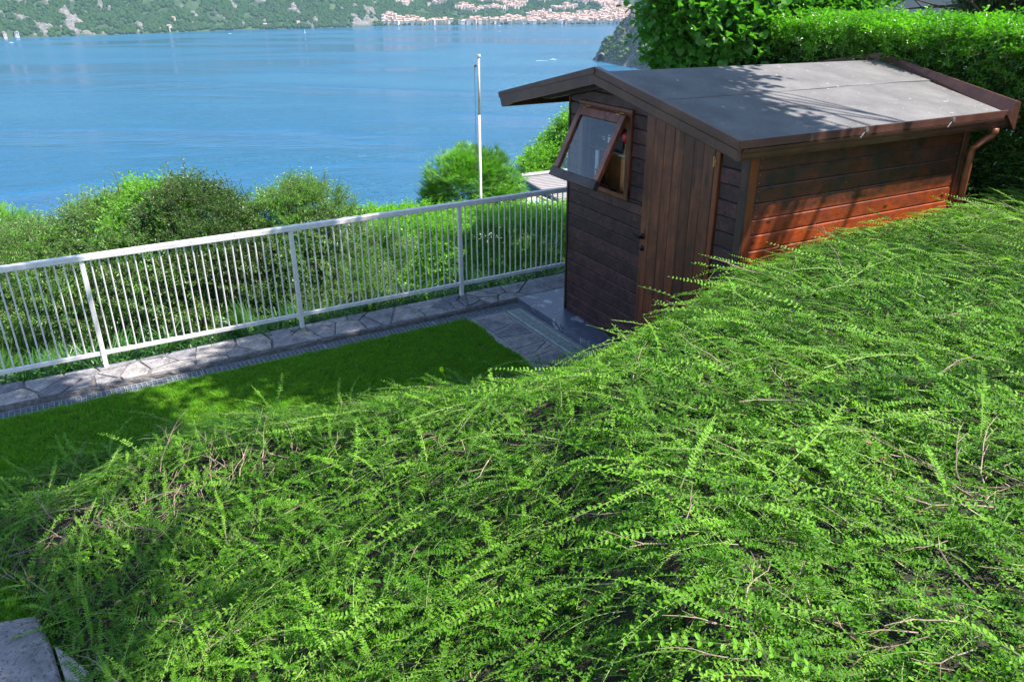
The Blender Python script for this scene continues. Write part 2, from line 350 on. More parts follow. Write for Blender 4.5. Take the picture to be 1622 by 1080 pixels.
def voronoi(a0, a1, b0, b1, n, bound=None, relax=2):
    pts = np.column_stack([rng.uniform(a0, a1, n), rng.uniform(b0, b1, n)])
    for it in range(relax + 1):
        cells = []
        for i, p in enumerate(pts):
            c = bound or rect(a0, a1, b0, b1)
            for j in np.argsort(((pts - p) ** 2).sum(1))[1:16]:
                q = pts[j]; d = q - p; c = clip(c, d[0], d[1], d @ (p + q) / 2)
                if len(c) < 3: break
            cells.append(c)
        if it < relax: pts = np.array([np.mean(c, 0) if len(c) > 2 else p for c, p in zip(cells, pts)]) * .7 + pts * .3
    return [c for c in cells if len(c) > 2]

# ------------------------------------------------------------------ foliage kits (meshes that the scatterers use)
def kit(name, builders):
    c = bpy.data.collections.new(name)
    for i, (v, f, mats, fm) in enumerate(builders):
        me = bpy.data.meshes.new(name); me.from_pydata([tuple(map(float, x)) for x in v], [], f)
        for m in mats: me.materials.append(M[m])
        me.polygons.foreach_set('material_index', fm); me.update()
        c.objects.link(bpy.data.objects.new('%s_%02d' % (name, i), me))
    return c
def leaf(mb, base, dirv, nrm, L, W, fold=.18, lobes=0, droop=.12):
    base = np.array(base, float); d = np.array(dirv, float); d /= np.linalg.norm(d); n = np.array(nrm, float); n -= d * (n @ d); n /= np.linalg.norm(n) + 1e-9; s = np.cross(d, n)
    prof = ((.3, .86), (.68, .78)) if not lobes else ((.12, .75), (.45, 1.0), (.75, .5))
    mid = [base + d * L * t - n * droop * L * t * t for t in [0] + [q[0] for q in prof] + [1]]
    lft = [base + d * L * t + s * W / 2 * w_ + n * (fold * W * w_ - droop * L * t * t) for t, w_ in prof]
    rgt = [base + d * L * t - s * W / 2 * w_ + n * (fold * W * w_ - droop * L * t * t) for t, w_ in prof]
    b0 = len(mb.v); k_ = len(prof); mb.v += [tuple(x) for x in mid + lft + rgt]
    f = []; m = lambda i: b0 + i; l = lambda i: b0 + k_ + 2 + i; r = lambda i: b0 + 2 * k_ + 2 + i
    f += [(m(0), m(1), l(0)), (m(0), r(0), m(1))]
    for i in range(k_ - 1): f += [(m(i + 1), m(i + 2), l(i + 1), l(i)), (m(i + 1), r(i), r(i + 1), m(i + 2))]
    f += [(m(k_), m(k_ + 1), l(k_ - 1)), (m(k_), r(k_ - 1), m(k_ + 1))]
    mb.f += f; mb.m += [mb.cur] * len(f)
def sprig(rnd, length, nl, lw, flat=True, arch=.25, matn=('cover_leaf', 'green_stem'), stemr=.0012, spread=1.05, side=True, skip=.1, bd=.3, jj=1.0):
    mb = MB(); bend = rnd.uniform(-bd, bd); pts = []
    for i in range(9):
        t = i / 8; pts.append(np.array([bend * length * t * t, length * t, arch * length * (1.1 * t - 1.05 * t * t)]))
    mb.cur = 1; mb.tube([p for p in pts[::2]], [stemr * (1.3 - .8 * i / 4) for i in range(5)], 3, False); mb.cur = 0
    for i in range(nl):
        t = .12 + .88 * i / nl; j = min(int(t * 8), 7); fr_ = t * 8 - j; p = pts[j] * (1 - fr_) + pts[j + 1] * fr_; d = pts[j + 1] - pts[j]; d /= np.linalg.norm(d)
        x = np.cross(d, (0, 0, 1)); x /= np.linalg.norm(x); z = np.cross(x, d)
        sz = (.75 + .4 * math.sin(math.pi * min(1, t * 1.05))) * rnd.uniform(.8, 1.15)
        for sgn in ((1, -1) if side else (1,)):
            if rnd.random() < skip: continue
            ph = (0 if flat else rnd.uniform(0, 6.28)); xx = x * math.cos(ph) + z * math.sin(ph); zz = -x * math.sin(ph) + z * math.cos(ph)
            dd = xx * sgn * spread + d * rnd.uniform(.35 - .4 * (jj - 1), .8) + zz * rnd.uniform(.05 - .3 * (jj - 1), .55 * jj)
            leaf(mb, p, dd, zz + d * rnd.uniform(-.3, .2) + xx * rnd.uniform(-.3, .3), lw * sz, lw * .60 * sz, .12)
    leaf(mb, pts[-1], pts[-1] - pts[-2], (0, 0, 1), lw * .8, lw * .35)
    return mb.v, mb.f, list(matn), mb.m
rr = random.Random(3)
K_sprig = kit('cover_sprig', [sprig(rr, rr.uniform(.08, .20), rr.randint(7, 13), rr.uniform(.0135, .0195), flat=i_ % 4 != 0, skip=rr.choice((.05, .2, .35)), bd=.3, jj=1.6, arch=rr.uniform(.05, .35)) for i_ in range(16)])
K_long = kit('cover_shoot', [sprig(rr, rr.uniform(.28, .56), rr.randint(17, 26), rr.uniform(.0155, .020), bd=.28, skip=.15, jj=1.3, arch=rr.uniform(.08, .3), stemr=.0021, matn=('cover_shoot_leaf', 'green_stem')) for _ in range(7)])
def twigkit(r_):
    mb = MB(); mb.cur = 0; p = np.array([0, 0, 0.]); a = 0; L = r_.uniform(.18, .4); pts = [p]
    for i in range(5): a += r_.uniform(-.35, .35); p = p + np.array([math.sin(a) * L / 5, math.cos(a) * L / 5, r_.uniform(-.008, .012)]); pts.append(p)
    mb.tube(pts, [.0030, .0028, .0025, .002, .0016, .001], 4, False)
    for q in (2, 3): mb.tube([pts[q], pts[q] + np.array([r_.uniform(-.07, .07), .05, .01])], [.002, .001], 3, False)
    return mb.v, mb.f, ['twig'], mb.m
K_twig = kit('dry_twig', [twigkit(rr) for _ in range(6)])
def dryleaf(r_): mb = MB(); leaf(mb, (0, 0, 0), (0, 1, .1), (0, 0, 1), .035, .024, .3); return mb.v, mb.f, ['dry_leaf'], mb.m
K_dry = kit('dry_leaf_kit', [dryleaf(rr) for _ in range(2)])
def grass(r_):
    mb = MB()
    for i in range(16):
        x, y = r_.uniform(-.022, .022), r_.uniform(-.022, .022); a = r_.uniform(0, 6.28); h = r_.uniform(.018, .036); l = r_.uniform(.3, 1.0) * h; w_ = .0021
        dx, dy = math.cos(a), math.sin(a); b0 = len(mb.v)
        mb.v += [(x - dy * w_, y + dx * w_, 0), (x + dy * w_, y - dx * w_, 0), (x + dx * l * .4 + dy * w_, y + dy * l * .4 - dx * w_, h * .7), (x + dx * l * .4 - dy * w_, y + dy * l * .4 + dx * w_, h * .7), (x + dx * l, y + dy * l, h)]
        mb.f += [(b0, b0 + 1, b0 + 2, b0 + 3), (b0 + 3, b0 + 2, b0 + 4)]; mb.m += [0, 0]
    return mb.v, mb.f, ['grass_blade'], mb.m
K_grass = kit('grass_tuft', [grass(rr) for _ in range(6)])
def spray(r_, L, nl, ll, lw, mats, flat=False, br=3, arch=.1):
    """a small branch with side twigs: leaves all round"""
    mb = MB(); mb.cur = 1; tips = []
    for b_ in range(br):
        a = (b_ - (br - 1) / 2) * .7 + r_.uniform(-.2, .2); e = r_.uniform(-.3, .5) if b_ else .1; l = L * (1 if b_ == br // 2 else r_.uniform(.5, .8))
        d = np.array([math.sin(a) * math.cos(e), math.cos(a) * math.cos(e), math.sin(e)]); s0 = np.array([0, L * .15 * (b_ > 0), 0])
        mb.cur = 1; mb.tube([s0, s0 + d * l * .5 + (0, 0, arch * l * .5), s0 + d * l], [.004, .003, .0015], 3, False); mb.cur = 0
        for i in range(nl):
            t = .15 + .85 * (i + 1) / nl; p = s0 + d * l * t + np.array([0, 0, arch * l * .5 * math.sin(math.pi * t)])
            ph = i * 2.4 + r_.uniform(-.4, .4); x = np.cross(d, (0, 0, 1)); x /= np.linalg.norm(x); z = np.cross(x, d)
            o_ = x * math.cos(ph) + z * math.sin(ph) * (.35 if flat else 1); dd = o_ + d * r_.uniform(.3, .9)
            leaf(mb, p, dd, np.array([0, 0, 1]) * .8 + z * .5 + o_ * r_.uniform(-.3, .3), ll * r_.uniform(.7, 1.15), lw * r_.uniform(.8, 1.1))
    return mb.v, mb.f, mats, mb.m
K_olive = kit('olive_spray', [spray(rr, .26, 11, .042, .013, ['olive_leaf', 'bark'], br=4) for _ in range(6)])
K_dark = kit('dark_spray', [spray(rr, .26, 10, .040, .018, ['dark_leaf', 'bark'], br=4) for _ in range(6)])
K_lime = kit('lime_spray', [spray(rr, .3, 8, .06, .035, ['lime_leaf', 'green_stem'], br=4) for _ in range(5)])
K_privet = kit('privet_spray', [spray(rr, .15, 8, .033, .018, ['privet_leaf', 'green_stem'], br=3) for _ in range(6)])
K_laurel = kit('laurel_spray', [spray(rr, .17, 6, .062, .031, ['laurel_leaf', 'green_stem'], br=3) for _ in range(6)])
K_shoot = kit('shoot_spray', [spray(rr, .15, 6, .056, .024, ['shoot_leaf', 'green_stem'], br=3) for _ in range(6)])
K_big = kit('big_spray', [spray(rr, .3, 5, .10, .085, ['big_leaf', 'bark'], br=3) for _ in range(5)])
K_tree = kit('tree_spray', [spray(rr, .8, 8, .2, .13, ['lime_leaf', 'bark'], br=5) for _ in range(5)])
def needles(r_, L, mats):
    mb = MB(); mb.cur = 1
    for b_ in range(5):
        a = (b_ - 2) * .32 + r_.uniform(-.1, .1); d = np.array([math.sin(a), math.cos(a), r_.uniform(.0, .35)]); d /= np.linalg.norm(d); l = L * (1 - .12 * abs(b_ - 2)); mb.cur = 1
        mb.tube([np.zeros(3), d * l], [.003, .001], 3, False); mb.cur = 0
        for i in range(13):
            p = d * l * (.2 + .8 * i / 13); x = np.cross(d, (0, 0, 1)); sg = 1 if i % 2 else -1; leaf(mb, p, x * sg * .5 + d * .9, (0, 0, 1), .055 * (1.1 - .5 * i / 13), .012, .1)
    return mb.v, mb.f, mats, mb.m
K_needle = kit('needle_spray', [needles(rr, .3, ['needle_leaf', 'bark']) for _ in range(5)])
K_pale = kit('pale_needle_spray', [needles(rr, .3, ['pale_needle', 'bark']) for _ in range(3)])
def lump(r_, mat):
    b = bmesh.new(); bmesh.ops.create_icosphere(b, subdivisions=2, radius=1)
    for v in b.verts: v.co *= r_.uniform(.78, 1.15)
    vs = [tuple(v.co) for v in b.verts]; fs = [tuple(v.index for v in f.verts) for f in b.faces]; b.free(); return vs, fs, [mat], [0] * len(fs)
K_forest = kit('forest_crown', [lump(rr, 'forest_leaf') for _ in range(5)])
K_cliff = kit('cliff_bush', [lump(rr, 'cliff_leaf') for _ in range(4)])

NG = {}
def scatter(name, kitc, P, rot, scl, parent=None, kind='stuff'):
    """one object whose geometry nodes set a spray of the kit on every point"""
    P = np.asarray(P, float); n = len(P)
    me = bpy.data.meshes.new(name); off = np.zeros(3); p = parent
    while p is not None: off += np.array(p.location); p = p.parent
    me.vertices.add(n); me.vertices.foreach_set('co', (P - off).ravel())
    a = me.attributes.new('rot', 'FLOAT_VECTOR', 'POINT'); a.data.foreach_set('vector', np.asarray(rot, float).ravel())
    a = me.attributes.new('scl', 'FLOAT', 'POINT'); a.data.foreach_set('value', np.asarray(scl, float))
    a = me.attributes.new('idx', 'INT', 'POINT'); a.data.foreach_set('value', rng.integers(0, len(kitc.objects), n))
    o = bpy.data.objects.new(name, me); link(o, parent)
    if kind: o['kind'] = kind
    if kitc.name not in NG:
        g = bpy.data.node_groups.new('scatter_' + kitc.name, 'GeometryNodeTree')
        g.interface.new_socket('Geometry', in_out='INPUT', socket_type='NodeSocketGeometry'); g.interface.new_socket('Geometry', in_out='OUTPUT', socket_type='NodeSocketGeometry')
        N = g.nodes.new; gi = N('NodeGroupInput'); go = N('NodeGroupOutput'); io = N('GeometryNodeInstanceOnPoints'); ci = N('GeometryNodeCollectionInfo')
        ci.inputs[0].default_value = kitc; ci.inputs[1].default_value = True; ci.inputs[2].default_value = True
        io.inputs['Pick Instance'].default_value = True
        def na(nm, ty, so_):
            x = N('GeometryNodeInputNamedAttribute'); x.data_type = ty; x.inputs[0].default_value = nm; g.links.new(x.outputs[0], so_)
        na('rot', 'FLOAT_VECTOR', io.inputs['Rotation']); na('idx', 'INT', io.inputs['Instance Index']); na('scl', 'FLOAT', io.inputs['Scale'])
        g.links.new(gi.outputs[0], io.inputs['Points']); g.links.new(ci.outputs[0], io.inputs['Instance']); g.links.new(io.outputs[0], go.inputs[0]); NG[kitc.name] = g
    md = o.modifiers.new('scatter', 'NODES'); md.node_group = NG[kitc.name]
    return o
def crown_points(blobs, n, seed=0, shell=(.55, 1.02)):
    """points through the outer volume of a union of ellipsoids, thinned into clumps, with outward euler angles"""
    B = np.array(blobs, float); ar = (B[:, 3] * B[:, 4] + B[:, 3] * B[:, 5]); ar = ar / ar.sum(); N = n * 3
    k_ = rng.choice(len(B), N, p=ar); d = rng.normal(size=(N, 3)); d /= np.linalg.norm(d, axis=1)[:, None]
    rad = rng.uniform(shell[0] ** 2, shell[1] ** 2, N) ** .5; rad *= 1 + .22 * (fbm(d[:, 0] * 3 + k_ * 7, d[:, 1] * 3 + d[:, 2] * 4, 3, seed) - .45) * 2
    P = B[k_, :3] + d * B[k_, 3:6] * rad[:, None]
    ins = np.zeros(N, bool)
    for i, b in enumerate(B): q = (((P - b[:3]) / b[3:6]) ** 2).sum(1) < .45; ins |= q & (k_ != i)
    cl = fbm(P[:, 0] * 3.2 + P[:, 2] * 1.3, P[:, 1] * 3.2 - P[:, 2] * 2.1, 3, seed + 5)
    keep = (~ins) & (cl > .33 + rng.uniform(-.05, .08, N)); P, d = P[keep][:n], d[keep][:n]
    yaw = np.arctan2(-d[:, 0], d[:, 1]) + rng.normal(0, .6, len(P)); tilt = np.arcsin(np.clip(d[:, 2] * .75 + .2, -1, 1)) + rng.normal(0, .35, len(P))
    return P, np.column_stack([tilt, rng.uniform(-.6, .6, len(P)), yaw])
def box_points(fr, a0, a1, b0, b1, d0, d1, n, edge=.22):
    """points near the surface of a clipped hedge; fr(a,b,z)"""
    P = np.column_stack([rng.uniform(a0, a1, 3 * n), rng.uniform(b0, b1, 3 * n), rng.uniform(d0, d1, 3 * n)])
    e = np.minimum.reduce([P[:, 0] - a0, a1 - P[:, 0], P[:, 1] - b0, b1 - P[:, 1], d1 - P[:, 2]]); P = P[e < edge * rng.uniform(.2, 1, len(P))][:n]
    return P
def limbs(mb, base, targets, r0, wob=.12, seg=5):
    for t_ in targets:
        base = np.array(base, float); t_ = np.array(t_, float); L = np.linalg.norm(t_ - base); pts = []
        for i in range(seg + 1):
            f = i / seg; p = base * (1 - f) + t_ * f + rng.normal(0, wob * L * .25, 3) * math.sin(math.pi * f) + np.array([0, 0, .08 * L * math.sin(math.pi * f)]); pts.append(p)
        mb.tube(pts, [r0 * (1 - .8 * i / seg) for i in range(seg + 1)], 6, False)
        if r0 > .02:
            limbs(mb, pts[3], [t_ + rng.normal(0, min(.16, L * .22), 3) for _ in range(2)], r0 * .45, wob, 3)

# ------------------------------------------------------------------ LARGE SETTING
LZ = -80.0
def sheet(name, X, Y, Z, mat, kind='structure', smooth=True, attr=None):
    ny, nx = X.shape; V = np.column_stack([X.ravel(), Y.ravel(), Z.ravel()])
    idx = np.arange(ny * nx).reshape(ny, nx); F = np.column_stack([idx[:-1, :-1].ravel(), idx[:-1, 1:].ravel(), idx[1:, 1:].ravel(), idx[1:, :-1].ravel()])
    me = bpy.data.meshes.new(name); me.from_pydata(V.tolist(), [], F.tolist()); me.materials.append(M[mat])
    if smooth: me.polygons.foreach_set('use_smooth', [True] * len(me.polygons))
    if attr is not None: a = me.attributes.new('rock', 'FLOAT', 'POINT'); a.data.foreach_set('value', attr.ravel())
    me.update(); o = bpy.data.objects.new(name, me); link(o)
    if kind: o['kind'] = kind
    return o
# lake
X, Y = np.meshgrid(np.linspace(-3300, 3300, 12), np.linspace(-100, 3300, 8)); sheet('lake_water', X, Y, X * 0 + LZ, 'lake_water', smooth=False)
X, Y = np.meshgrid(np.linspace(-3300, 3300, 4), np.linspace(-100, 3300, 4)); sheet('lake_bed', X, Y, X * 0 + LZ - 12, 'hill_soil', smooth=False)
# far shore mountain
SHX = np.array([-3000, -1500, -987, -832, -715, -653, -472, -320, -15, 258, 700, 1500, 3000]); SHY = np.array([700, 1250, 1611, 1750, 1861, 1929, 2026, 2135, 2196, 2182, 2150, 2100, 2000])
def shore(x): return np.interp(x, SHX, SHY) + 14 * (fbm(x / 60, x * 0, 3, 4) - .45)
def far_rock(x, y):
    d = y - shore(x); left = np.clip((-250 - x) / 120, 0, 1)
    r_ = fbm(x / 15 + d / 30, d / 26, 5, 9); big = fbm(x / 90, d / 80, 2, 19)
    return np.clip((r_ + .55 * (big - .42) - .57) / .05, 0, 1) * left * (d > 0)
def far_z(x, y):
    d = np.maximum(y - shore(x), -6); vill = np.clip((x + 360) / 120, 0, 1)
    s = .62 - .30 * vill; z = d * s + np.clip(d, 0, 120) * .45 * (fbm(x / 70, d / 200, 3, 2) - .45) + np.maximum(d - 260, 0) * .35 * vill
    z += far_rock(x, y) * 5 + 2.5 * (fbm(x / 11, y / 11, 2, 3) - .4) * np.clip(d / 10, 0, 1)
    return LZ + np.minimum(z, 300 + 60 * fbm(x / 300, y / 300, 2, 8))
xs = np.concatenate([np.linspace(-2900, -1150, 60), np.linspace(-1140, 480, 520), np.linspace(490, 2900, 80)]); ds = np.concatenate([np.linspace(-10, 190, 90), np.linspace(200, 900, 40)])
X, D = np.meshgrid(xs, ds); Y = shore(X) + D; Z = far_z(X, Y); sheet('far_hills', X, Y, Z, 'far_hill_ground', attr=far_rock(X, Y))
n = 60000; x = rng.uniform(-1250, 420, n); d = rng.uniform(2, 230, n) ; y = shore(x) + d
def village(x, d):
    a = np.clip((x + 330) / 40, 0, 1); band = fbm(x / 70, d / 35, 3, 31) + .30 * np.exp(-(d / 35) ** 2) - d / 1100
    return (a > .1) & (band > .455)
keep = (far_rock(x, y) < .35) & ~(village(x, d) & (rng.random(n) < .8)) & (fbm(x / 16, d / 16, 2, 77) > .28); x, y, d = x[keep], y[keep], d[keep]
s_ = rng.uniform(2.2, 4.6, len(x)) * np.where(x > -330, .8, 1)
scatter('far_forest', K_forest, np.column_stack([x, y, far_z(x, y) + s_ * .3]), rng.uniform(0, 6, (len(x), 3)), s_)

# village houses on the far shore
def house_mesh(i):
    mb = MB(); w_, l, h = 5.2, 7 + i % 3, 6 + (i % 2) * 2.5; fr = lambda a, b, d_: np.array([a, b, d_]); mb.cur = 0; mb.box(fr, -w_ / 2, w_ / 2, -l / 2, l / 2, -3, h)
    mb.cur = 1; e = .5; v = [(-w_ / 2 - e, -l / 2 - e, h), (w_ / 2 + e, -l / 2 - e, h), (0, -l / 2 - e, h + 1.9), (-w_ / 2 - e, l / 2 + e, h), (w_ / 2 + e, l / 2 + e, h), (0, l / 2 + e, h + 1.9)]
    mb.add(v, [(0, 1, 2), (3, 5, 4), (0, 2, 5, 3), (1, 4, 5, 2), (0, 3, 4, 1)])
    mb.cur = 2
    for a in (-1.4, 1.4):
        for q in range(int(h // 2.5)): mb.box(fr, a - .45, a + .45, -l / 2 - .06, -l / 2 + .05, .9 + q * 2.5, 2.2 + q * 2.5)
    me = bpy.data.meshes.new('village_house'); me.from_pydata(mb.v, [], mb.f)
    for m_ in (WALLC[i % 4][0], 'roof_tile', 'dark_glass'): me.materials.append(M[m_])
    me.polygons.foreach_set('material_index', mb.m); me.update(); return me
HM = [house_mesh(i) for i in range(8)]
x = rng.uniform(-335, 330, 26000); d = rng.uniform(5, 215, 26000); keep = village(x, d); x, d = x[keep], d[keep]
pts = []
for a, b in zip(x, d):
    if all((a - p[0]) ** 2 + (b - p[1]) ** 2 > 34 for p in pts): pts.append((a, b))
    if len(pts) >= 1100: break
pts.sort(key=lambda p: p[1])
for i, (a, b) in enumerate(pts[:300]):
    y_ = float(shore(np.array(a)) + b); o = bpy.data.objects.new('village_house', HM[i % 8]); link(o); o.location = (a, y_, float(far_z(np.array(a), np.array(y_))) + .5); o.rotation_euler.z = rng.choice([0, 1.57]) + rng.normal(0, .25)
    o.scale = (1.15,) * 3
    tag(o, 'small pale house with a tiled roof in the village on the far lake shore', 'house', 'houses of the village across the lake')
mbv = MB()
for i, (a, b) in enumerate(pts[300:]):
    y_ = float(shore(np.array(a)) + b); z_ = float(far_z(np.array(a), np.array(y_))); me = HM[i % 8]; c_, s0_ = math.cos(i * 1.3), math.sin(i * 1.3); mt = [p.material_index for p in me.polygons]
    base = len(mbv.v); mbv.v += [(a + v.co.x * c_ - v.co.y * s0_, y_ + v.co.x * s0_ + v.co.y * c_, z_ + v.co.z) for v in me.vertices]; mbv.f += [tuple(base + q for q in p.vertices) for p in me.polygons]; mbv.m += [(0, 1, 2)[q] if q else 3 * 0 + (i % 2) * 3 for q in mt]
o = mbv.out('village_houses_upper', None, mats=['house_cream', 'roof_tile', 'dark_glass', 'house_pink']); tag(o, 'mass of small pale houses climbing the slope above the far shore village', 'houses', kind='stuff')
# villas on the left part of the far shore
for i, (px, py, s, lab) in enumerate([(27, 58, 1.6, 'pale villa at the waterline, second from the left on the opposite shore'), (7, 59, 1.3, 'low pink house at the waterline, furthest left on the opposite shore'),
        (268, 47, 1.7, 'cream three storey villa at the waterline below the wooded cliffs'), (275, 34, 1.2, 'ochre farmhouse on the wooded slope above the cream villa'), (252, 49, 1.1, 'small white boathouse left of the cream villa'),
        (420, 43.5, 1.1, 'lone white house at the water between the cliffs and the village'), (472, 38, 1.1, 'pale house among trees left of the village')]):
    dr = ray(px, py); t = 1400
    while t < 2600:
        p = O + dr * (t / dr[1])
        if p[2] < far_z(np.array(p[0]), np.array(p[1])): break
        t += 1.0
    o = bpy.data.objects.new('lakeside_villa', HM[(i * 3 + 2) % 8]); link(o); o.location = (p[0], p[1] + 2, p[2] - 1); o.scale = (s * .85,) * 3; o.rotation_euler.z = .4 + .3 * i; tag(o, lab, 'house')

# promontory
def prom_x(y): return 103 + np.where(y < 1068, (1068 - y) * .34, (y - 1068) * .5) + 6 * (fbm(y / 22, y * 0 + 3, 3, 41) - .45)
def prom_z(x, y):
    d = x - prom_x(y); w_ = fbm(x / 28, y / 28, 4, 51); b = fbm(x / 9, y / 9, 3, 52)
    z = np.maximum(d, -8) * (1.30 + .9 * (w_ - .45)) + np.clip(d, 0, 12) * (b - .42) * 1.9
    return LZ + np.minimum(z, 150 + 40 * w_)
def axis(lo, hi, f0, f1, cs, fs): return np.concatenate([np.arange(lo, f0, cs), np.arange(f0, f1, fs), np.arange(f1, hi, cs)])
X, Y = np.meshgrid(axis(85, 520, 92, 240, 8, 1.7), axis(560, 1500, 860, 1180, 10, 2.2)); sheet('promontory', X, Y, prom_z(X, Y), 'cliff_rock')
n = 16000; x = rng.uniform(100, 330, n); y = rng.uniform(800, 1200, n); keep = (x - prom_x(y) > 3) & (fbm(x / 16, y / 16, 4, 61) > .44); x, y = x[keep], y[keep]; s_ = rng.uniform(1.0, 2.8, len(x))
scatter('promontory_bushes', K_cliff, np.column_stack([x, y, prom_z(x, y)]), rng.uniform(0, 6, (len(x), 3)), s_)
dr = ray(952, 93); t = 900
while t < 1200 and (O + dr * (t / dr[1]))[2] > prom_z(*(np.array(q) for q in (O + dr * (t / dr[1]))[:2])): t += .5
c = O + dr * ((t - 6) / dr[1]); tn = thing('road_tunnel', 'dark arched road tunnel mouth in the cliff above the lake', 'tunnel', c - np.array([0, 0, 4]))
vx = np.array([.97, -.25, 0]); vy = np.array([-.25, -.97, 0])
arc = [(-4.2, -4)] + [(4.2 * -math.cos(a), 1 + 4.2 * math.sin(a)) for a in np.linspace(0, math.pi, 11)] + [(4.2, -4)]; mb = MB()
inn = [c + vx * a + ZZ * b + vy * 5 for a, b in arc]; back = [c + vx * a + ZZ * b - vy * 6 for a, b in arc]; n_ = len(arc)
mb.add(inn + back, [(i, i + 1, n_ + i + 1, n_ + i) for i in range(n_ - 1)] + [tuple(range(n_, 2 * n_))]); mb.out('tunnel_bore', 'drain_dark', tn)
mb = MB(); o2 = [c + vx * a * 1.22 + ZZ * (b * 1.2 + .3) + vy * 5.2 for a, b in arc]; i2 = [c + vx * a + ZZ * b + vy * 5.2 for a, b in arc]; o3 = [p - vy * 8 for p in o2]
mb.add(o2 + i2 + o3, [(i, i + 1, n_ + i + 1, n_ + i) for i in range(n_ - 1)] + [(i, 2 * n_ + i, 2 * n_ + i + 1, i + 1) for i in range(n_ - 1)]); mb.out('portal', 'wall_stone', tn)
mb = MB(); a_, b_ = c - ZZ * 4.5 + vy * 3, c - ZZ * 5 + vy * 8 + vx * 75; mb.beam(a_, b_, 8, 2.0); o = mb.out('road', 'mortar'); o['kind'] = 'structure'

# garden hillside falling to the lake and flat ground of the terrace
ts = np.concatenate([np.linspace(-400, -20, 25), np.linspace(-18, 22, 41), np.linspace(26, 400, 25)]); ns = -np.concatenate([np.linspace(.02, 12, 25), np.linspace(14, 200, 60)])
Tt, Nn = np.meshgrid(ts, ns); zz = -.75 - .30 * -Nn - .3 * np.maximum(-Nn - 62, 0) + .25 * (fbm(Tt / 2, Nn / 2, 3) - .5) * np.clip(-Nn, 0, 1); XY = F0[:2] + Tt[..., None] * FT[:2] + Nn[..., None] * FN[:2]; sheet('hillside', XY[..., 0], XY[..., 1], zz, 'hill_soil')
ts = np.linspace(-60, 80, 8); ns = np.linspace(-.02, 60, 6); Tt, Nn = np.meshgrid(ts, ns); XY = F0[:2] + Tt[..., None] * FT[:2] + Nn[..., None] * FN[:2]; sheet('ground', XY[..., 0], XY[..., 1], Tt * 0 - .02, 'lawn_soil', smooth=False)

# ------------------------------------------------------------------ bank of ground cover
TOE = np.array([(-1.0, -2.0), (-1.55, 1.0), (-1.95, 2.2), (-2.15, 2.85), (-2.70, 3.35), (-3.2, 3.8), (-3.6, 4.2), (-3.35, 4.55), (-2.9, 4.95), (-2.2, 5.35), (-1.4, 5.5), (-.5, 5.9), (.2, 6.1), (.72, 6.35), (1.1, 6.1), (1.38, 5.68), (1.6, 5.34)])
def toe_dist(x, y):
    d = np.full(np.shape(x), 1e9); ax = x * 0.0
    for a, b in zip(TOE[:-1], TOE[1:]):
        ab = b - a; t = np.clip(((x - a[0]) * ab[0] + (y - a[1]) * ab[1]) / (ab @ ab), 0, 1); q = np.hypot(x - a[0] - t * ab[0], y - a[1] - t * ab[1]); ax = np.where(q < d, a[0] + t * ab[0], ax); d = np.minimum(d, q)
    return d, ax
def inside(x, y):       # inside the bank: toe polyline closed round the right-hand side
    P = [tuple(p) for p in TOE] + [(1.74, 5.36), tuple((S0 + SU * (SW + .06) + SV * (SL + .05))[:2]), tuple((S0 + SU * (SW - .6) + SV * (SL + .75))[:2]), (14, 14.5), (14, -2)]
    r_ = np.zeros(np.shape(x), bool)
    for (x1, y1), (x2, y2) in zip(P, P[1:] + P[:1]): r_ ^= ((y1 > y) != (y2 > y)) & (x < (x2 - x1) * (y - y1) / (y2 - y1 + 1e-12) + x1)
    return r_
def bank_z(x, y):
    d, ax = toe_dist(x, y); w_ = np.clip(2.9 - 2.0 * (x - .3), .42, 3.0); s = np.clip(d / w_, 0, 1); s = 1 - (1 - s) ** 1.35
    top = 1.52 - .034 * np.clip(y - 1.5, -1, 8) + .012 * x
    # the crest stays under these sight lines from the top of the bank down to the toe
    m = np.interp(x / np.maximum(y, .3), [-.8, -.654, -.578, -.409, -.27, -.102, .0175, .1335, .212, .2916, .332, .453, .572, .665, .9], [.73, .66, .614, .562, .552, .516, .501, .457, .433, .372, .345, .300, .270, .242, .2])
    cap = CAM_H - m * y - (.25 - .13 * np.clip((x / np.maximum(y, .3) - .12) / .1, 0, 1)) * np.clip(y / 5, .4, 1); h_ = s * top; q = np.clip(.5 + (h_ - cap) / .3, 0, 1); h_ = np.where(y > 2, h_ * (1 - q) + cap * q - .075 * q * (1 - q), h_)
    return np.maximum(h_, .02) * 1.0 * np.where(inside(x, y), 1, 0) + .07 * (fbm(x * 1.1, y * 1.1, 3, 91) - .45) * s + (.05 * (fbm(x * 3.3, y * 3.3, 2, 92) - .45)) * s
X, Y = np.meshgrid(np.arange(-4.2, 13, .09), np.arange(-1.9, 13, .09)); Z = bank_z(X, Y); ins = inside(X, Y)
idx = np.arange(X.size).reshape(X.shape); F = []
q = ins[:-1, :-1] & ins[:-1, 1:] & ins[1:, 1:] & ins[1:, :-1]
F = np.column_stack([idx[:-1, :-1][q], idx[:-1, 1:][q], idx[1:, 1:][q], idx[1:, :-1][q]]).tolist()
me = bpy.data.meshes.new('bank'); me.from_pydata(np.column_stack([X.ravel(), Y.ravel(), Z.ravel()]).tolist(), [], F); b = bmesh.new(); b.from_mesh(me); bmesh.ops.delete(b, geom=[v for v in b.verts if not v.link_faces], context='VERTS')
ed = [e for e in b.edges if e.is_boundary]; r_ = bmesh.ops.extrude_edge_only(b, edges=ed)
for v in [g for g in r_['geom'] if isinstance(g, bmesh.types.BMVert)]: v.co.z = -.015
b.to_mesh(me); b.free(); me.materials.append(M['bank_soil']); me.polygons.foreach_set('use_smooth', [True] * len(me.polygons)); o = bpy.data.objects.new('bank', me); link(o); o['kind'] = 'structure'

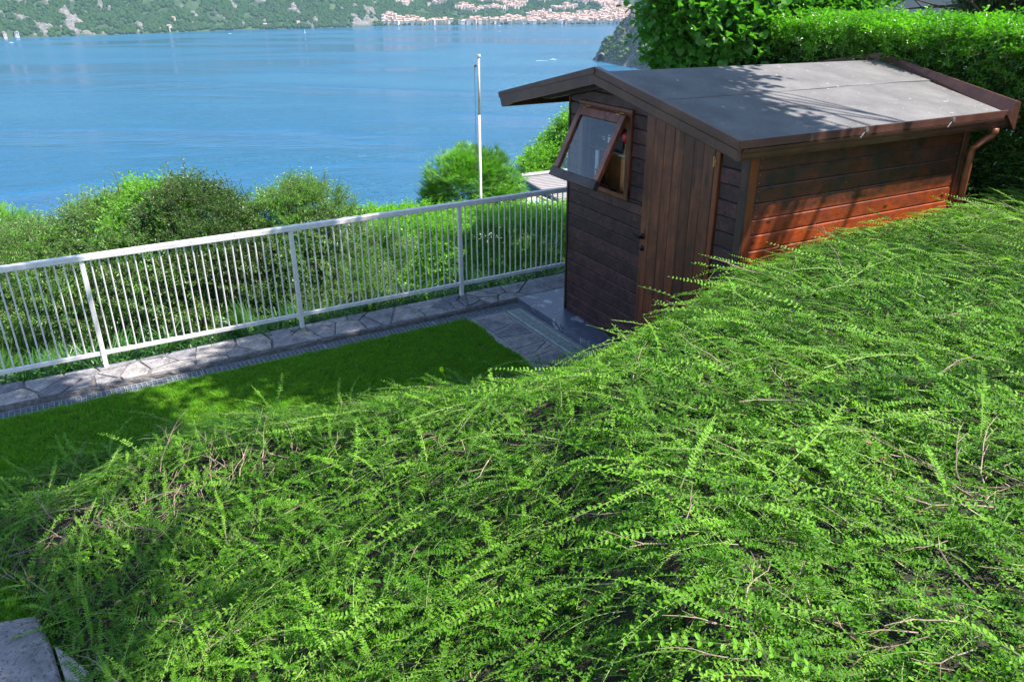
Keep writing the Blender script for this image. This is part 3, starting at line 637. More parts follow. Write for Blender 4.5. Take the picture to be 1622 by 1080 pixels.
def bank_scatter(n, dens_fn, lo, hi):
    x = rng.uniform(-3.9, 11, n); y = rng.uniform(.2, 12.5, n); k_ = inside(x, y)
    vis = (np.abs(x) < .78 * y + 1.2); k_ &= vis & (rng.random(n) < dens_fn(x, y)); x, y = x[k_], y[k_]
    e = .04; z = bank_z(x, y); gx = (bank_z(x + e, y) - z) / e; gy = (bank_z(x, y + e) - z) / e; gx = np.clip(gx, -1.5, 1.5); gy = np.clip(gy, -1.5, 1.5)
    return x, y, z, gx, gy
def bare(x, y):   # places where the woody stems show
    r_ = 0
    for cx, cy, rx, ry in BARE: r_ = np.maximum(r_, np.exp(-((x - cx) / rx) ** 2 - ((y - cy) / ry) ** 2))
    return r_
def bankpt(px, py):
    d_ = ray(px, py); t = .8
    while t < 14:
        p = O + d_ * t
        if p[2] < bank_z(np.array([p[0]]), np.array([p[1]]))[0] + .08: return p
        t += .02
    return p
BARE = []
for px, py, rx, ry in ((270, 790, .28, .16), (120, 830, .2, .14), (340, 745, .2, .10), (775, 745, .06, .05), (1560, 770, .2, .10), (1590, 930, .13, .12), (1480, 1000, .12, .07), (1210, 940, .05, .05), (30, 900, .15, .1)):
    p = bankpt(px, py); BARE.append((p[0], p[1], rx, ry))
far = lambda x, y: np.hypot(x, y)
def place(n, dens, kitc, name, lift, tlo, thi, smin, smax, bias=1.4, label=None, cat=None):
    x, y, z, gx, gy = bank_scatter(n, dens, 0, 0); m_ = len(x)
    flow = R(165) + R(150) * (fbm(x * .55, y * .55, 2, 171) - .42) + R(70) * (fbm(x * 2.2, y * 2.2, 2, 172) - .42); head = np.where(rng.random(m_) < bias / (1 + bias), flow + rng.normal(0, R(38), m_), rng.uniform(0, 2 * math.pi, m_))     # shoots lean out over the lawn
    dx, dy = np.cos(head), np.sin(head); slope = np.arctan(gx * dx + gy * dy); slope = np.clip(slope, -.7, .7)
    tilt = slope + rng.uniform(tlo, thi, m_); h_ = rng.random(m_) ** 1.3
    P = np.column_stack([x, y, z + lift[0] + (lift[1] - lift[0]) * h_]); rot = np.column_stack([tilt, rng.normal(0, .35, m_), head - math.pi / 2])
    o = scatter(name, kitc, P, rot, rng.uniform(smin, smax, m_)); tag(o, label, cat); return o
place(240000, lambda x, y: (1 - .93 * bare(x, y)) * np.clip(1.25 - .06 * far(x, y), .4, 1), K_sprig, 'ground_cover_leaves', (-.01, .14), -.35, .45, .58, 1.05, 2.6, 'dense low evergreen ground cover with tiny paired leaves all over the bank', 'ground cover')
place(15000, lambda x, y: (1 - .9 * bare(x, y)) * .9 + 0 * x, K_long, 'ground_cover_shoots', (.04, .14), -.15, .3, .5, 1.1, 5, 'long arching leafy shoots rising over the ground cover', 'shoots')
place(60000, lambda x, y: .05 + .84 * bare(x, y) ** .6, K_twig, 'ground_cover_twigs', (.0, .13), -.15, .35, .5, 1.1, .5, 'bare brown twigs showing through the ground cover', 'twigs')
place(500, lambda x, y: .25 + .7 * bare(x, y), K_dry, 'fallen_leaves', (.10, .17), -.2, .3, .8, 1.5, 0, 'tan dead leaves caught on the ground cover', 'dead leaves')

# lawn grass
n = 90000; t = rng.uniform(-2.2, 3.42, n); nn = rng.uniform(.565, 3.4, n); P = F0 + t[:, None] * FT + nn[:, None] * FN; keep = ~inside(P[:, 0] , P[:, 1]) & (t < 3.36 + .02 * np.sin(nn * 9)); P = P[keep]; P[:, 2] = -.004
scatter('lawn_grass', K_grass, P, np.column_stack([rng.normal(0, .15, len(P)), rng.normal(0, .15, len(P)), rng.uniform(0, 6.28, len(P))]), rng.uniform(.8, 1.35, len(P)))
mb = MB(); mb.add([Fp(-6, .565, -.002), Fp(3.37, .565, -.002), Fp(3.37, 6, -.002), Fp(-6, 6, -.002)], [(0, 1, 2, 3)]); o = mb.out('lawn', 'lawn_soil'); o['kind'] = 'structure'

# paving of the path beside the lawn
mb = MB(); mb.box(ground, 3.37, 3.805, .56, 3.6, -.06, .004); o = mb.out('path', 'mortar'); o['kind'] = 'structure'; PATH = o
for c in voronoi(3.42, 3.80, .60, 3.0, 19, relax=0): plate('paving_stone', inset(c, .014), ground, .0, .011, .004, 'porphyry', PATH, .001)
# slab under the shed
mb = MB(); v = [Fp(4.04, .42, -.05), Fp(6.9, .42, -.05), Fp(6.9, 3.6, -.05), Fp(4.04, 3.6, -.05)]; v2 = [p + ZZ * .13 for p in v]; mb.add(v + v2, [(4, 5, 6, 7), (0, 1, 5, 4), (1, 2, 6, 5), (2, 3, 7, 6), (3, 0, 4, 7)]); o = mb.out('slab', 'painted_slab'); o['kind'] = 'structure'
# drain across the path
mb = MB(); mb.box(ground, 3.805, 4.04, .56, 3.6, -.06, .000); o = mb.out('gutter_bed', 'mortar'); o['kind'] = 'structure'
def grate(name, lab, t0, t1, n0, n1, nb, nl, z, mat, grp, bw=.0055, lw=.0055):
    g = thing(name, lab, 'drain grate', Fp((t0 + t1) / 2, (n0 + n1) / 2, z - .03), grp)
    mb = MB(); mb.box(ground, t0, t1, n0 + .0, n1, z - .05, z - .03); mb.out('channel', 'drain_dark', g)
    mb = MB(); e = .009
    mb.box(ground, t0, t1, n0, n0 + e, z - .028, z + .001); mb.box(ground, t0, t1, n1 - e, n1, z - .028, z + .001); mb.box(ground, t0, t0 + e, n0 + e, n1 - e, z - .028, z); mb.box(ground, t1 - e, t1, n0 + e, n1 - e, z - .028, z); mb.out('frame', mat, g)
    mb = MB()
    if nb: 
        for q in np.linspace(t0, t1, nb + 2)[1:-1]: mb.box(ground, q - bw / 2, q + bw / 2, n0 + e, n1 - e, z - .024, z - .002)
    for q in np.linspace(n0, n1, nl + 2)[1:-1]: mb.box(ground, t0 + e, t1 - e, q - lw / 2, q + lw / 2, z - .022, z - .0035)
    mb.out('grid', mat, g); return g
js = [-3.2, -2.25, -1.3, -.394, .11, .737, 1.871, 3.021, 4.035]
labs = ['steel drain grate furthest left along the lawn', 'second steel drain grate from the left edge of the lawn', 'steel drain grate left of the first fence post', 'short steel drain grate in front of the first fence post', 'steel drain grate just right of the first fence post', 'steel drain grate leading up to the second fence post', 'steel drain grate between the second and third fence posts', 'steel drain grate that ends at the painted shed slab']
for i in range(8): grate('drain_grate', labs[i], js[i] + .003, js[i + 1] - .003, .405, .545, int((js[i + 1] - js[i]) / .042), 2, .012, 'galvanised', 'steel grates of the drain beside the wall')
mb = MB(); mb.box(ground, -6, 4.035, .545, .56, -.05, .006); o = mb.out('drain_kerb', 'mortar'); o['kind'] = 'structure'
for i, (a, b) in enumerate(((.57, 1.07), (1.075, 1.575), (1.58, 2.08))):
    g = thing('slotted_grate', ('slotted drain grate beside the slab, nearest the wall', 'middle slotted drain grate beside the slab', 'slotted drain grate beside the slab, nearest the bushes')[i], 'drain grate', Fp(3.9, (a + b) / 2, -.03), 'slotted grates beside the shed slab')
    mb = MB(); mb.box(ground, 3.825, 3.985, a, b, -.0, .004); mb.out('channel', 'drain_dark', g)
    mb = MB(); mb.box(ground, 3.825, 3.848, a, b, .004, .015); mb.box(ground, 3.962, 3.985, a, b, .004, .015)
    for q in np.arange(a + .008, b - .01, .030): mb.box(ground, 3.848, 3.962, q, q + .015, .005, .0138)
    mb.out('slats', 'galvanised_dull', g)

# stepping stones bottom left
for i, poly in enumerate([[(-3.15, 2.75), (-2.83, 3.20), (-2.60, 3.26), (-2.42, 3.06), (-2.22, 2.80), (-2.05, 2.45), (-2.6, 2.1), (-3.2, 2.2)]]):
    st = thing('stone_slab', 'flat grey natural stone at the foot of the bank in the corner', 'stone', (-2.6, 2.75, 0))
    plate('stone_face', poly, lambda a, b, d: np.array([a, b, d]), -.02, .05, .012, 'porphyry', st)
for poly in [[(-2.40, 3.055), (-2.20, 2.80), (-2.03, 2.46), (-1.93, 2.5), (-2.10, 2.86), (-2.30, 3.0)]]:
    st2 = plate('kerb_stone', poly, lambda a, b, d: np.array([a, b, d]), -.02, .038, .006, 'mortar', None); tag(st2, 'narrow pale concrete edging strip beside the flat stone', 'edging')

# ------------------------------------------------------------------ low garden wall with flagstone top
wl = thing('garden_wall', 'low stone wall topped with crazy paving below the white fence', 'wall', Fp(1, .17, 0))
mb = MB(); mb.box(ground, -6, 8.5, -.045, .37, -1.6, .046); mb.out('core', 'rough_cement', wl)
mb = MB()
sl = np.arange(-6, 4.3, .06)
pr = [(.37, .052), (.385, .046), (.392, .02), (.4, -.02)]
vv = []
for t_ in sl: vv += [Fp(t_, a + rng.normal(0, .004), max(-.02, b + rng.normal(0, .004))) for a, b in pr]
mb.add(vv, [(i * 4 + j, i * 4 + j + 1, i * 4 + j + 5, i * 4 + j + 4) for i in range(len(sl) - 1) for j in range(3)]); mb.out('rough_edge', 'rough_cement', wl)
for c in voronoi(-3.2, 7.0, -.055, .368, 80, relax=0):
    c = inset(c, random.choice((.004, .006, .016)))
    if len(c) > 2 and abs(area(c)) > .004: plate('coping_stone', c, ground, .03, .0555 + random.uniform(0, .007), .004, 'wall_stone', wl, .002)

# ------------------------------------------------------------------ fence
fe = thing('metal_fence', 'white painted metal railing with thin upright bars along the lake side wall', 'fence', Fp(1.8, 0, .06))
def fbox(name, t0, t1, n0, n1, z0, z1, ch=.003):
    return plate(name, rect(t0, t1, z0, z1), lambda a, b, d: Fp(a, d, b), n0, n1, ch, 'fence_paint', fe)
PT = [-1.7876, 0, 1.7876, 3.5752, 5.3628]
fbox('top_rail', PT[0] - .6, PT[-1] + .02, -.028, .028, 1.056, 1.106, .006)
for p in PT: fbox('post', p - .02, p + .02, -.02, .02, .05, 1.056)
for a, b in list(zip(PT[:-1], PT[1:])) + [(PT[0] - .6, PT[0])]:
    fbox('bottom_rail', a + .02, b - .02, -.014, .014, .175, .212)
    nb_ = int(round((b - a) / .0688))
    for q in np.linspace(a, b, nb_ + 1)[1:-1]:
        mb = MB(); mb.tube([Fp(q, 0, .205), Fp(q, 0, 1.058)], .0078, 6, False); mb.out('baluster', 'fence_paint', fe, smooth=True)

# ------------------------------------------------------------------ shed
sh = thing('garden_shed', 'brown wooden garden shed with plank door and grey felt roof', 'shed', Sp(1.2, 1.2, 0))
PK, ZK = .12, .0768
RU, RZ, EU, EZ, LU, LZ_ = .748, 2.476, 2.519, 2.139, -1.003, 2.104
def roofz(u): return RZ + (u - RU) * ((EZ - RZ) / (EU - RU) if u > RU else (RZ - LZ_) / (RU - LU))
sr = (EZ - RZ) / (EU - RU); sl_ = (RZ - LZ_) / (RU - LU)
def under(poly, off):
    poly = clip(poly, -sr, 1, RZ - off - sr * RU); return clip(poly, -sl_, 1, RZ - off - sl_ * RU)
def board(a0, a1, z0, z1, fr, mat, d=.016, off=None, name='board'):
    p = rect(a0, a1, z0 + .002, z1 - .002)
    if off is not None: p = under(p, off)
    if len(p) < 3 or abs(area(p)) < .0006: return
    return plate(name, p, fr, .0, d + random.uniform(-.002, .002), .007, mat, sh)
# skirt
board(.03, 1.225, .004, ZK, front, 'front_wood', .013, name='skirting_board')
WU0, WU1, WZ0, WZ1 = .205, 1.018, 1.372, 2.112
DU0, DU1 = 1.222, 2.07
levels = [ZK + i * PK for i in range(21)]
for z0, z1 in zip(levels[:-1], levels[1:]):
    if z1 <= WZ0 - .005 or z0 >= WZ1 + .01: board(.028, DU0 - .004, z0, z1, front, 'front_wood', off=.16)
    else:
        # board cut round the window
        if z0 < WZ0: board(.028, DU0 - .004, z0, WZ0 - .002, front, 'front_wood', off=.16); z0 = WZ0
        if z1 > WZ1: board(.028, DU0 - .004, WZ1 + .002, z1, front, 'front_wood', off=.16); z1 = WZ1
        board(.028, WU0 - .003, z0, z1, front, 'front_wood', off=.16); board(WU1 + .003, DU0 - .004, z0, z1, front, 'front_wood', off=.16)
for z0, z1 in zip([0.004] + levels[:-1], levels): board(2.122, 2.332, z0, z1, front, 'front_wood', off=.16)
# wall panels behind the boards, with door and window openings closed or open as in the photo
mb = MB(); T0, T1 = -.022, -.0005
def pan(a0, a1, b0, b1):
    for p in [under(rect(a0, a1, b0, b1), .16)]:
        n_ = len(p)
        if n_ > 2: mb.add([front(*q, T0) for q in p] + [front(*q, T1) for q in p], [tuple(range(n_))[::-1], tuple(range(n_, 2 * n_))] + [(i, (i + 1) % n_, n_ + (i + 1) % n_, n_ + i) for i in range(n_)])
IU0, IU1, IZ0, IZ1 = .275, .955, 1.415, 2.06
pan(.01, IU0, 0, 2.6); pan(IU0, IU1, 0, IZ0); pan(IU0, IU1, IZ1, 2.6); pan(IU1, 2.37, 0, 2.6)
fixn(mb.out('front_panel', 'drain_dark', sh))
mb = MB(); mb.box(side, 0.01, SL - .01, 0, 2.03, -.03, -.0005); mb.out('side_panel', 'interior_wood', sh)
mb = MB(); mb.box(lambda a, b, d: Sp(d, a, b), 0.0, SL, 0, 2.2, 0, .022); mb.out('left_wall', 'front_wood', sh)
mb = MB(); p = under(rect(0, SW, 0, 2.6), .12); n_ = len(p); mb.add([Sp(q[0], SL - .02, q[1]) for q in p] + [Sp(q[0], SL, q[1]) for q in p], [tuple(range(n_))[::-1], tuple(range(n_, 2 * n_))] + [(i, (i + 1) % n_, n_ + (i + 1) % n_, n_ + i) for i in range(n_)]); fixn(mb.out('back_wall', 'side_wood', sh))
mb = MB(); mb.box(lambda a, b, d: Sp(a, b, d), .02, SW - .02, .02, SL - .02, 0, .012); mb.out('floor', 'interior_wood', sh)
mb = MB(); mb.box(lambda a, b, d: Sp(a, b, d), .022, 1.06, .41, .43, .012, 2.05); mb.box(lambda a, b, d: Sp(a, b, d), .62, 1.06, .17, .185, .9, 1.82); mb.out('partition', 'interior_ply', sh)
# corner boards
plate('corner_board', rect(0.0, .026, 0, 2.16), front, -.0, .024, .004, 'dark_trim', sh)
plate('corner_board', rect(2.334, SW + .022, 0, 1.995), front, 0.0, .024, .004, 'dark_trim', sh)
plate('corner_post', rect(.0, .078, 0, 1.985), side, .0, .022, .004, 'trim_wood', sh)
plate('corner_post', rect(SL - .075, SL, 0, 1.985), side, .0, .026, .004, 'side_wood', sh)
for z0, z1 in zip([0.004] + levels[:-1], levels):
    if z0 > 2.0: break
    # boards butt at one joint on some rows
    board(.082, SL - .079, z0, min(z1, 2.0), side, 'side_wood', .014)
mb = MB()
for zi in levels[:16]:
    for dv in (.105,): mb.tube([side(dv, zi + .03, .012), side(dv, zi + .03, .0165)], .0035, 6); mb.tube([side(dv + .004, zi + .09, .012), side(dv + .004, zi + .09, .0165)], .0035, 6)
    mb.tube([side(SL - .11, zi + .04, .012), side(SL - .11, zi + .04, .0165)], .0035, 6)
    if 6 < levels.index(zi) < 15: mb.tube([side(1.0 + .03 * math.sin(zi * 9), zi + .06, .012), side(1.0 + .03 * math.sin(zi * 9), zi + .06, .0165)], .0035, 6)
mb.out('screws', 'screw_metal', sh)
# door
dr_ = bpy.data.objects.new('door', None); link(dr_, sh); dr_.location = Vector(Sp(1.65, 0, 0)) - sh.location
xs_ = np.linspace(DU0, DU1 - .01, 8); jit_ = [0] + [random.uniform(-.006, .006) for _ in range(6)] + [0]
for i in range(7):
    a0, a1 = xs_[i] + jit_[i] + .0015, xs_[i + 1] + jit_[i + 1] - .0015; top = roofz(a1) - .175 - random.uniform(0, .012)
    plate('plank', rect(a0, a1, .01, top), front, .004, .030 + random.uniform(-.001, .001), .005, 'door_wood', dr_)
mb = MB(); mb.box(front, DU0, DU1 - .01, .012, 1.98, .0005, .004); mb.out('door_back', 'drain_dark', dr_)
plate('door_jamb', rect(DU1 - .004, DU1 + .046, 0, 1.985), front, .0, .034, .005, 'trim_wood', sh)
for z_ in (1.90, 1.075):
    mb = MB(); mb.box(front, DU1 - .022, DU1 - .006, z_ - .03, z_ + .03, .030, .034); mb.box(front, DU1 - .0, DU1 + .014, z_ - .03, z_ + .03, .034, .038); mb.tube([front(DU1 - .003, z_ - .04, .04), front(DU1 - .003, z_ + .04, .04)], .006, 6); mb.out('hinge', 'brass', dr_)
hd = MB(); hd.tube([front(1.262, 1.120, .03), front(1.262, 1.120, .042)], .026, 14); hd.tube([front(1.262, 1.120, .04), front(1.262, 1.120, .075)], .009, 8); hd.tube([front(1.285, 1.112, .075), front(1.24, 1.119, .078), front(1.17, 1.126, .072), front(1.155, 1.128, .066)], [.009, .0105, .010, .007], 8); hd.out('handle', 'black_iron', dr_, True)
hd = MB(); hd.tube([front(1.268, 1.015, .03), front(1.268, 1.015, .040)], .025, 14); hd.tube([front(1.268, 1.018, .04), front(1.268, 1.018, .046)], .012, 10); hd.out('lock', 'black_iron', dr_, True)
# window frame
wf = bpy.data.objects.new('window', None); link(wf, sh); wf.location = Vector(Sp(.6, 0, 1.7)) - sh.location
for a in ((WU0, IU0 - .0, WZ0, WZ1 - .0), (IU1, WU1, WZ0, WZ1), (IU0 + .001, IU1 - .001, WZ0, IZ0), (IU0 + .001, IU1 - .001, IZ1, WZ1)):
    plate('frame', rect(*a), front, -.05, .036, .004, 'sash_wood', wf)
plate('head_board', rect(WU0 - .0, 1.03, WZ1 + .001, WZ1 + .035), front, .0, .042, .004, 'sash_wood', wf)
# open sash, hinged at the top
HZ, HD, LEN = 2.085, .045, .66; ang = R(26.5)
def sashf(a, b, d):      # b = distance down from hinge, d = outward of the sash plane
    z_ = HZ - b * math.cos(ang) + d * math.sin(ang); o_ = HD + b * math.sin(ang) + d * math.cos(ang); return front(a, z_, o_)
sa = bpy.data.objects.new('sash', None); link(sa, wf); sa.location = Vector(sashf(.63, 0, 0)) - wf.location - sh.location
A0, A1 = .262, .985
plate('stile', rect(A0, A0 + .07, .0, LEN - .075), sashf, 0, .036, .004, 'sash_wood', wf); plate('stile', rect(A1 - .07, A1, .0, LEN - .075), sashf, 0, .036, .004, 'sash_wood', wf)
plate('top_rail', rect(A0 + .071, A1 - .071, .0, .075), sashf, .001, .037, .004, 'sash_wood', wf); plate('bottom_rail', rect(A0 - .012, A1 + .004, LEN - .074, LEN + .01), sashf, -.004, .046, .005, 'dark_trim', wf)
bpy.data.objects.remove(sa)
mb = MB(); mb.box(sashf, A0 + .066, A1 - .066, .07, LEN - .07, .014, .018); mb.out('pane', 'window_glass', wf)
for a_ in (A0 + .10, A1 - .10):
    mb = MB(); mb.box(front, a_ - .028, a_ + .028, WZ1 - .014, WZ1 - .002, .037, .041); mb.box(sashf, a_ - .028, a_ + .028, .0, .010, .037, .041); mb.tube([front(a_ - .034, HZ + .004, .048), front(a_ + .034, HZ + .004, .048)], .0055, 6); mb.out('hinge', 'brass', wf)
mb = MB(); mb.tube([front(.80, IZ0 + .004, .02), front(.80, IZ0 + .02, .06), sashf(.84, LEN - .17, -.004)], .007, 6); mb.tube([front(.70, IZ0 + .006, .03), front(.83, IZ0 + .006, .03)], .006, 6); mb.out('window_stay', 'black_iron', wf)
# things in the window
tc = thing('tool_case', 'black power tool case with white printed label on the shelf behind the window', 'tool case', Sp(.4, .22, 1.72))
shelf_ = MB(); shelf_.box(lambda a, b, d: Sp(a, b, d), .03, .80, .10, .40, 1.70, 1.72); shelf_.out('shelf', 'interior_wood', sh)
plate('case_body', rect(.14, .66, 1.722, 1.87), lambda a, b, d: Sp(a, .36 - d, b), 0, .22, .012, 'tool_case', tc)
mb = MB()
for a0, a1, b0, b1 in ((.44, .475, 1.775, 1.80), (.44, .475, 1.805, 1.825), (.35, .39, 1.815, 1.822), (.35, .40, 1.80, 1.804), (.36, .39, 1.788, 1.792), (.44, .48, 1.838, 1.845)): mb.box(lambda a, b, d: Sp(a, .138 - d, b), a0, a1, b0, b1, 0, .003)
mb.out('label_print', 'label_white', tc)
mb = MB(); mb.box(lambda a, b, d: Sp(a, .138 - d, b), .27, .32, 1.815, 1.829, 0, .003); mb.out('red_print', 'red_plastic', tc)
rp = MB(); rp.tube([Sp(.85, .07, 1.93), Sp(.85, .065, 1.90), Sp(.845, .06, 1.86), Sp(.845, .06, 1.835)], [.035, .055, .050, .02], 14); rp.tube([Sp(.885, .04, 1.88), Sp(.885, .04, 1.68)], [.012, .008], 8); o = rp.out('red_scoop', 'red_plastic', None, True); tag(o, 'red plastic scoop hanging inside the open window', 'scoop')
hm = thing('hammer', 'hammer with wooden handle hanging head up inside the window opening', 'hammer', Sp(.85, .05, 1.44))
mb = MB(); mb.tube([Sp(.862, .05, 1.43), Sp(.855, .05, 1.52), Sp(.843, .05, 1.64), Sp(.832, .05, 1.78)], [.0165, .0155, .013, .012], 8); mb.out('handle', 'ash_handle', hm, True)
mb = MB(); mb.tube([Sp(.865, .05, 1.725), Sp(.84, .05, 1.725), Sp(.77, .055, 1.722), Sp(.72, .06, 1.705)], [.019, .019, .014, .004], 8); mb.out('head', 'steel', hm)
mb = MB(); mb.tube([Sp(.36, .07, .012), Sp(.37, .075, 1.70)], .02, 10); o = mb.out('white_tube', 'white_cloth', None, True); tag(o, 'white upright tube standing behind the window pane', 'tube')

# roof
rf = bpy.data.objects.new('roof', None); link(rf, sh); rf.location = Vector(Sp(RU, 1.2, RZ)) - sh.location
VF, VB_R, VB_E = -.25, 3.27, 2.66
def quad3(name, pts, th, mat):
    p = [np.array(q, float) for q in pts]; n_ = np.cross(p[1] - p[0], p[2] - p[0]); n_ /= np.linalg.norm(n_); n_ = n_ if n_[2] > 0 else -n_
    v = p + [q - n_ * th for q in p]; m_ = len(p); return fixn(meshobj(name, v, [tuple(range(m_)), tuple(range(m_, 2 * m_))[::-1]] + [(i, (i + 1) % m_, m_ + (i + 1) % m_, m_ + i) for i in range(m_)], mat, rf))
def rp_(u, v, dz):      # point on the right slope; the ridge drops a little to the back
    f = (v - VF) / 3.3; zz_ = (RZ - .045 * (1 + .9 * f)) + (u - RU) * ((EZ - .012) - (RZ - .045 * (1 + .9 * f))) / (EU - RU); return Sp(u, v, zz_ + dz)
def lp_(u, v, dz):
    f = (v - VF) / 3.3; r0 = RZ - .045 * (1 + .9 * f); zz_ = r0 + (RU - u) * ((LZ_ - .012) - r0) / (RU - LU); return Sp(u, v, zz_ + dz)
SEAM = 1.56
def vb(u): return VB_R + (VB_E - VB_R) * (u - RU) / (EU - RU)
quad3('roofing_felt', [rp_(SEAM - .06, VF + .04, 0), rp_(SEAM - .06, vb(SEAM), 0), rp_(EU - .008, VB_E, 0), rp_(EU - .008, VF + .04, 0)], .02, 'roofing_felt')
# upper strip laps over the lower one with a slightly wavy edge
sv = np.linspace(VF + .04, vb(SEAM), 40); ev = [rp_(SEAM + .018 * math.sin(q * 2.1) + .006 * math.sin(q * 9) + random.uniform(-.002, .002), q, .006 + .003 * math.sin(q * 5)) for q in sv]
mb = MB(); hi = [rp_(RU, VF + .04 + (VB_R - VF - .04) * i / 39, .006) for i in range(40)]; lo = [e_ - ZZ * .007 for e_ in ev]
mb.add(hi + ev + lo, [(i, i + 1, 41 + i, 40 + i) for i in range(39)] + [(40 + i, 41 + i, 81 + i, 80 + i) for i in range(39)]); fixn(mb.out('roofing_felt', 'roofing_felt', rf))
quad3('roofing_felt', [lp_(LU + .01, VF + .04, 0), lp_(LU + .01, VB_R, 0), lp_(RU, VB_R, 0.006), lp_(RU, VF + .04, 0.006)], .02, 'roofing_felt')
quad3('soffit_board', [rp_(RU, VF + .02, -.022), rp_(RU, VB_R, -.022), rp_(EU - .03, VB_E, -.022), rp_(EU - .03, VF + .02, -.022)], .02, 'dark_trim')
quad3('soffit_board', [lp_(LU + .03, VF + .02, -.022), lp_(LU + .03, VB_R, -.022), lp_(RU, VB_R, -.022), lp_(RU, VF + .02, -.022)], .02, 'dark_trim')
# front verge trims: three step profile swept along each slope
def verge(name, ua, za, ub, zb_, v_, sgn, prof):
    mb = MB(); d = np.array([ub - ua, zb_ - za]); vv = []
    for (u_, z_) in ((ua, za), (ub, zb_)): vv += [Sp(u_, v_ + sgn * o_, z_ + h_) for o_, h_ in prof]
    m_ = len(prof); mb.add(vv, [(i, (i + 1) % m_, m_ + (i + 1) % m_, m_ + i) for i in range(m_)] + [tuple(range(m_))[::-1], tuple(range(m_, 2 * m_))]); return fixn(mb.out(name, 'brown_metal', rf))
PROF = [(.05, 0), (-.0, .0), (-.0, -.052), (.006, -.056), (.006, -.064), (-.002, -.068), (-.002, -.132), (.004, -.138), (.03, -.138), (.03, -.02), (.05, -.02)]
verge('verge_trim', RU, RZ, EU, EZ, VF, 1, PROF); mb = MB(); lo_ = [(-1.003, LZ_), (RU - .001, RZ), (RU - .001, RZ - .138), (-.72, roofz(-.72) - .138), (-.80, LZ_ - .108), (-.86, LZ_ - .124), (-.915, LZ_ - .124), (-.95, LZ_ - .108), (-.972, LZ_ - .080), (-.982, LZ_ - .048), (-1.003, LZ_ - .036)]
m_ = len(lo_); mb.add([Sp(a, VF + .001, b) for a, b in lo_] + [Sp(a, VF + .03, b) for a, b in lo_], [tuple(range(m_)), tuple(range(m_, 2 * m_))[::-1]] + [(i, (i + 1) % m_, m_ + (i + 1) % m_, m_ + i) for i in range(m_)]); fixn(mb.out('verge_trim', 'brown_metal', rf))
quad_ = [(-1.003, LZ_), (RU - .001, RZ), (RU - .001, RZ - .054), (-1.003, LZ_ - .034)]; mb = MB(); mb.add([Sp(a, VF - .006, b) for a, b in quad_] + [Sp(a, VF, b) for a, b in quad_], [(0, 1, 2, 3), (0, 4, 5, 1), (3, 2, 6, 7), (0, 3, 7, 4)]); fixn(mb.out('verge_lip', 'brown_metal', rf))
mb = MB(); mb.tube([Sp(RU, VF - .0, RZ - .03), Sp(RU, VF - .010, RZ - .03)], .016, 8); mb.out('bolt', 'brown_metal', rf)
# back verge upstand
mb = MB(); a_, b_ = rp_(RU, VB_R, .075), rp_(EU + .03, VB_E + .085, .088); bi_ = rp_(EU + .03, VB_E - .002, -.02)
mb.add([a_, b_, b_ + SV * .06 - ZZ * .01, a_ + SV * .06 - ZZ * .01, a_ - ZZ * .11, bi_, b_ + SV * .06 - ZZ * .25, a_ + SV * .06 - ZZ * .25], [(0, 1, 2, 3), (0, 4, 5, 1), (3, 2, 6, 7), (0, 3, 7, 4), (1, 5, 6, 2)]); mb.out('back_verge', 'brown_metal', rf)
mb = MB(); a_, b_ = lp_(LU, VB_R, .075), rp_(RU, VB_R, .075); mb.add([a_, b_, b_ + SV * .06, a_ + SV * .06, a_ - ZZ * .11, b_ - ZZ * .11, b_ + SV * .06 - ZZ * .25, a_ + SV * .06 - ZZ * .25], [(0, 1, 2, 3), (0, 4, 5, 1), (3, 2, 6, 7), (0, 3, 7, 4)]); mb.out('back_verge', 'brown_metal', rf)
# eaves: drip flashing and ogee gutters
def eave(uo, zo, sg, vb_, cap):
    mb = MB(); prof = [(0, .002), (.008, -.0), (.010, -.055), (-.004, -.058), (-.004, -.02), (-.03, -.004)]
    vv = [Sp(uo + sg * a, v_, zo + b) for v_ in (VF + .002, vb_) for a, b in prof]; m_ = 6; mb.add(vv, [(i, (i + 1) % m_, m_ + (i + 1) % m_, m_ + i) for i in range(m_)] + [tuple(range(m_))[::-1], tuple(range(m_, 2 * m_))]); fixn(mb.out('drip_flashing', 'brown_metal', rf))
    mb = MB(); og = [(-.055, -.06), (-.055, -.125), (-.04, -.142), (.0, -.150), (.028, -.142), (.044, -.118), (.046, -.096), (.058, -.078), (.062, -.060), (.056, -.060), (.050, -.075), (.038, -.094), (.036, -.116), (.022, -.134), (-.0, -.141), (-.034, -.134), (-.047, -.122), (-.047, -.06)]
    og = [(a - (.045 if sg > 0 else .02), b) for a, b in og]; m_ = len(og)
    vv = [Sp(uo + sg * a, v_, zo + b) for v_ in (VF + .034, vb_ + .1) for a, b in og]; mb.add(vv, [(i, (i + 1) % m_, m_ + (i + 1) % m_, m_ + i) for i in range(m_)])
    for e_ in (0, 1):
        k0 = e_ * m_; mb.add([vv[k0 + i] for i in range(9)], [tuple(range(9)) if e_ == 0 else tuple(range(9))[::-1]])
    return mb.out('gutter', 'brown_metal', rf)
eave(EU, EZ, 1, VB_E + .12, True); eave(LU, LZ_, -1, VB_R + .04, True)
for v_ in (.98, 1.98):
    mb = MB(); mb.tube([Sp(EU + .010, v_, EZ - .022), Sp(EU + .02, v_, EZ - .022)], .016, 8); mb.tube([Sp(EU + .012, v_, EZ - .02), Sp(EU + .016, v_ - .06, EZ - .075)], .004, 5); mb.out('gutter_bracket', 'screw_metal', rf)
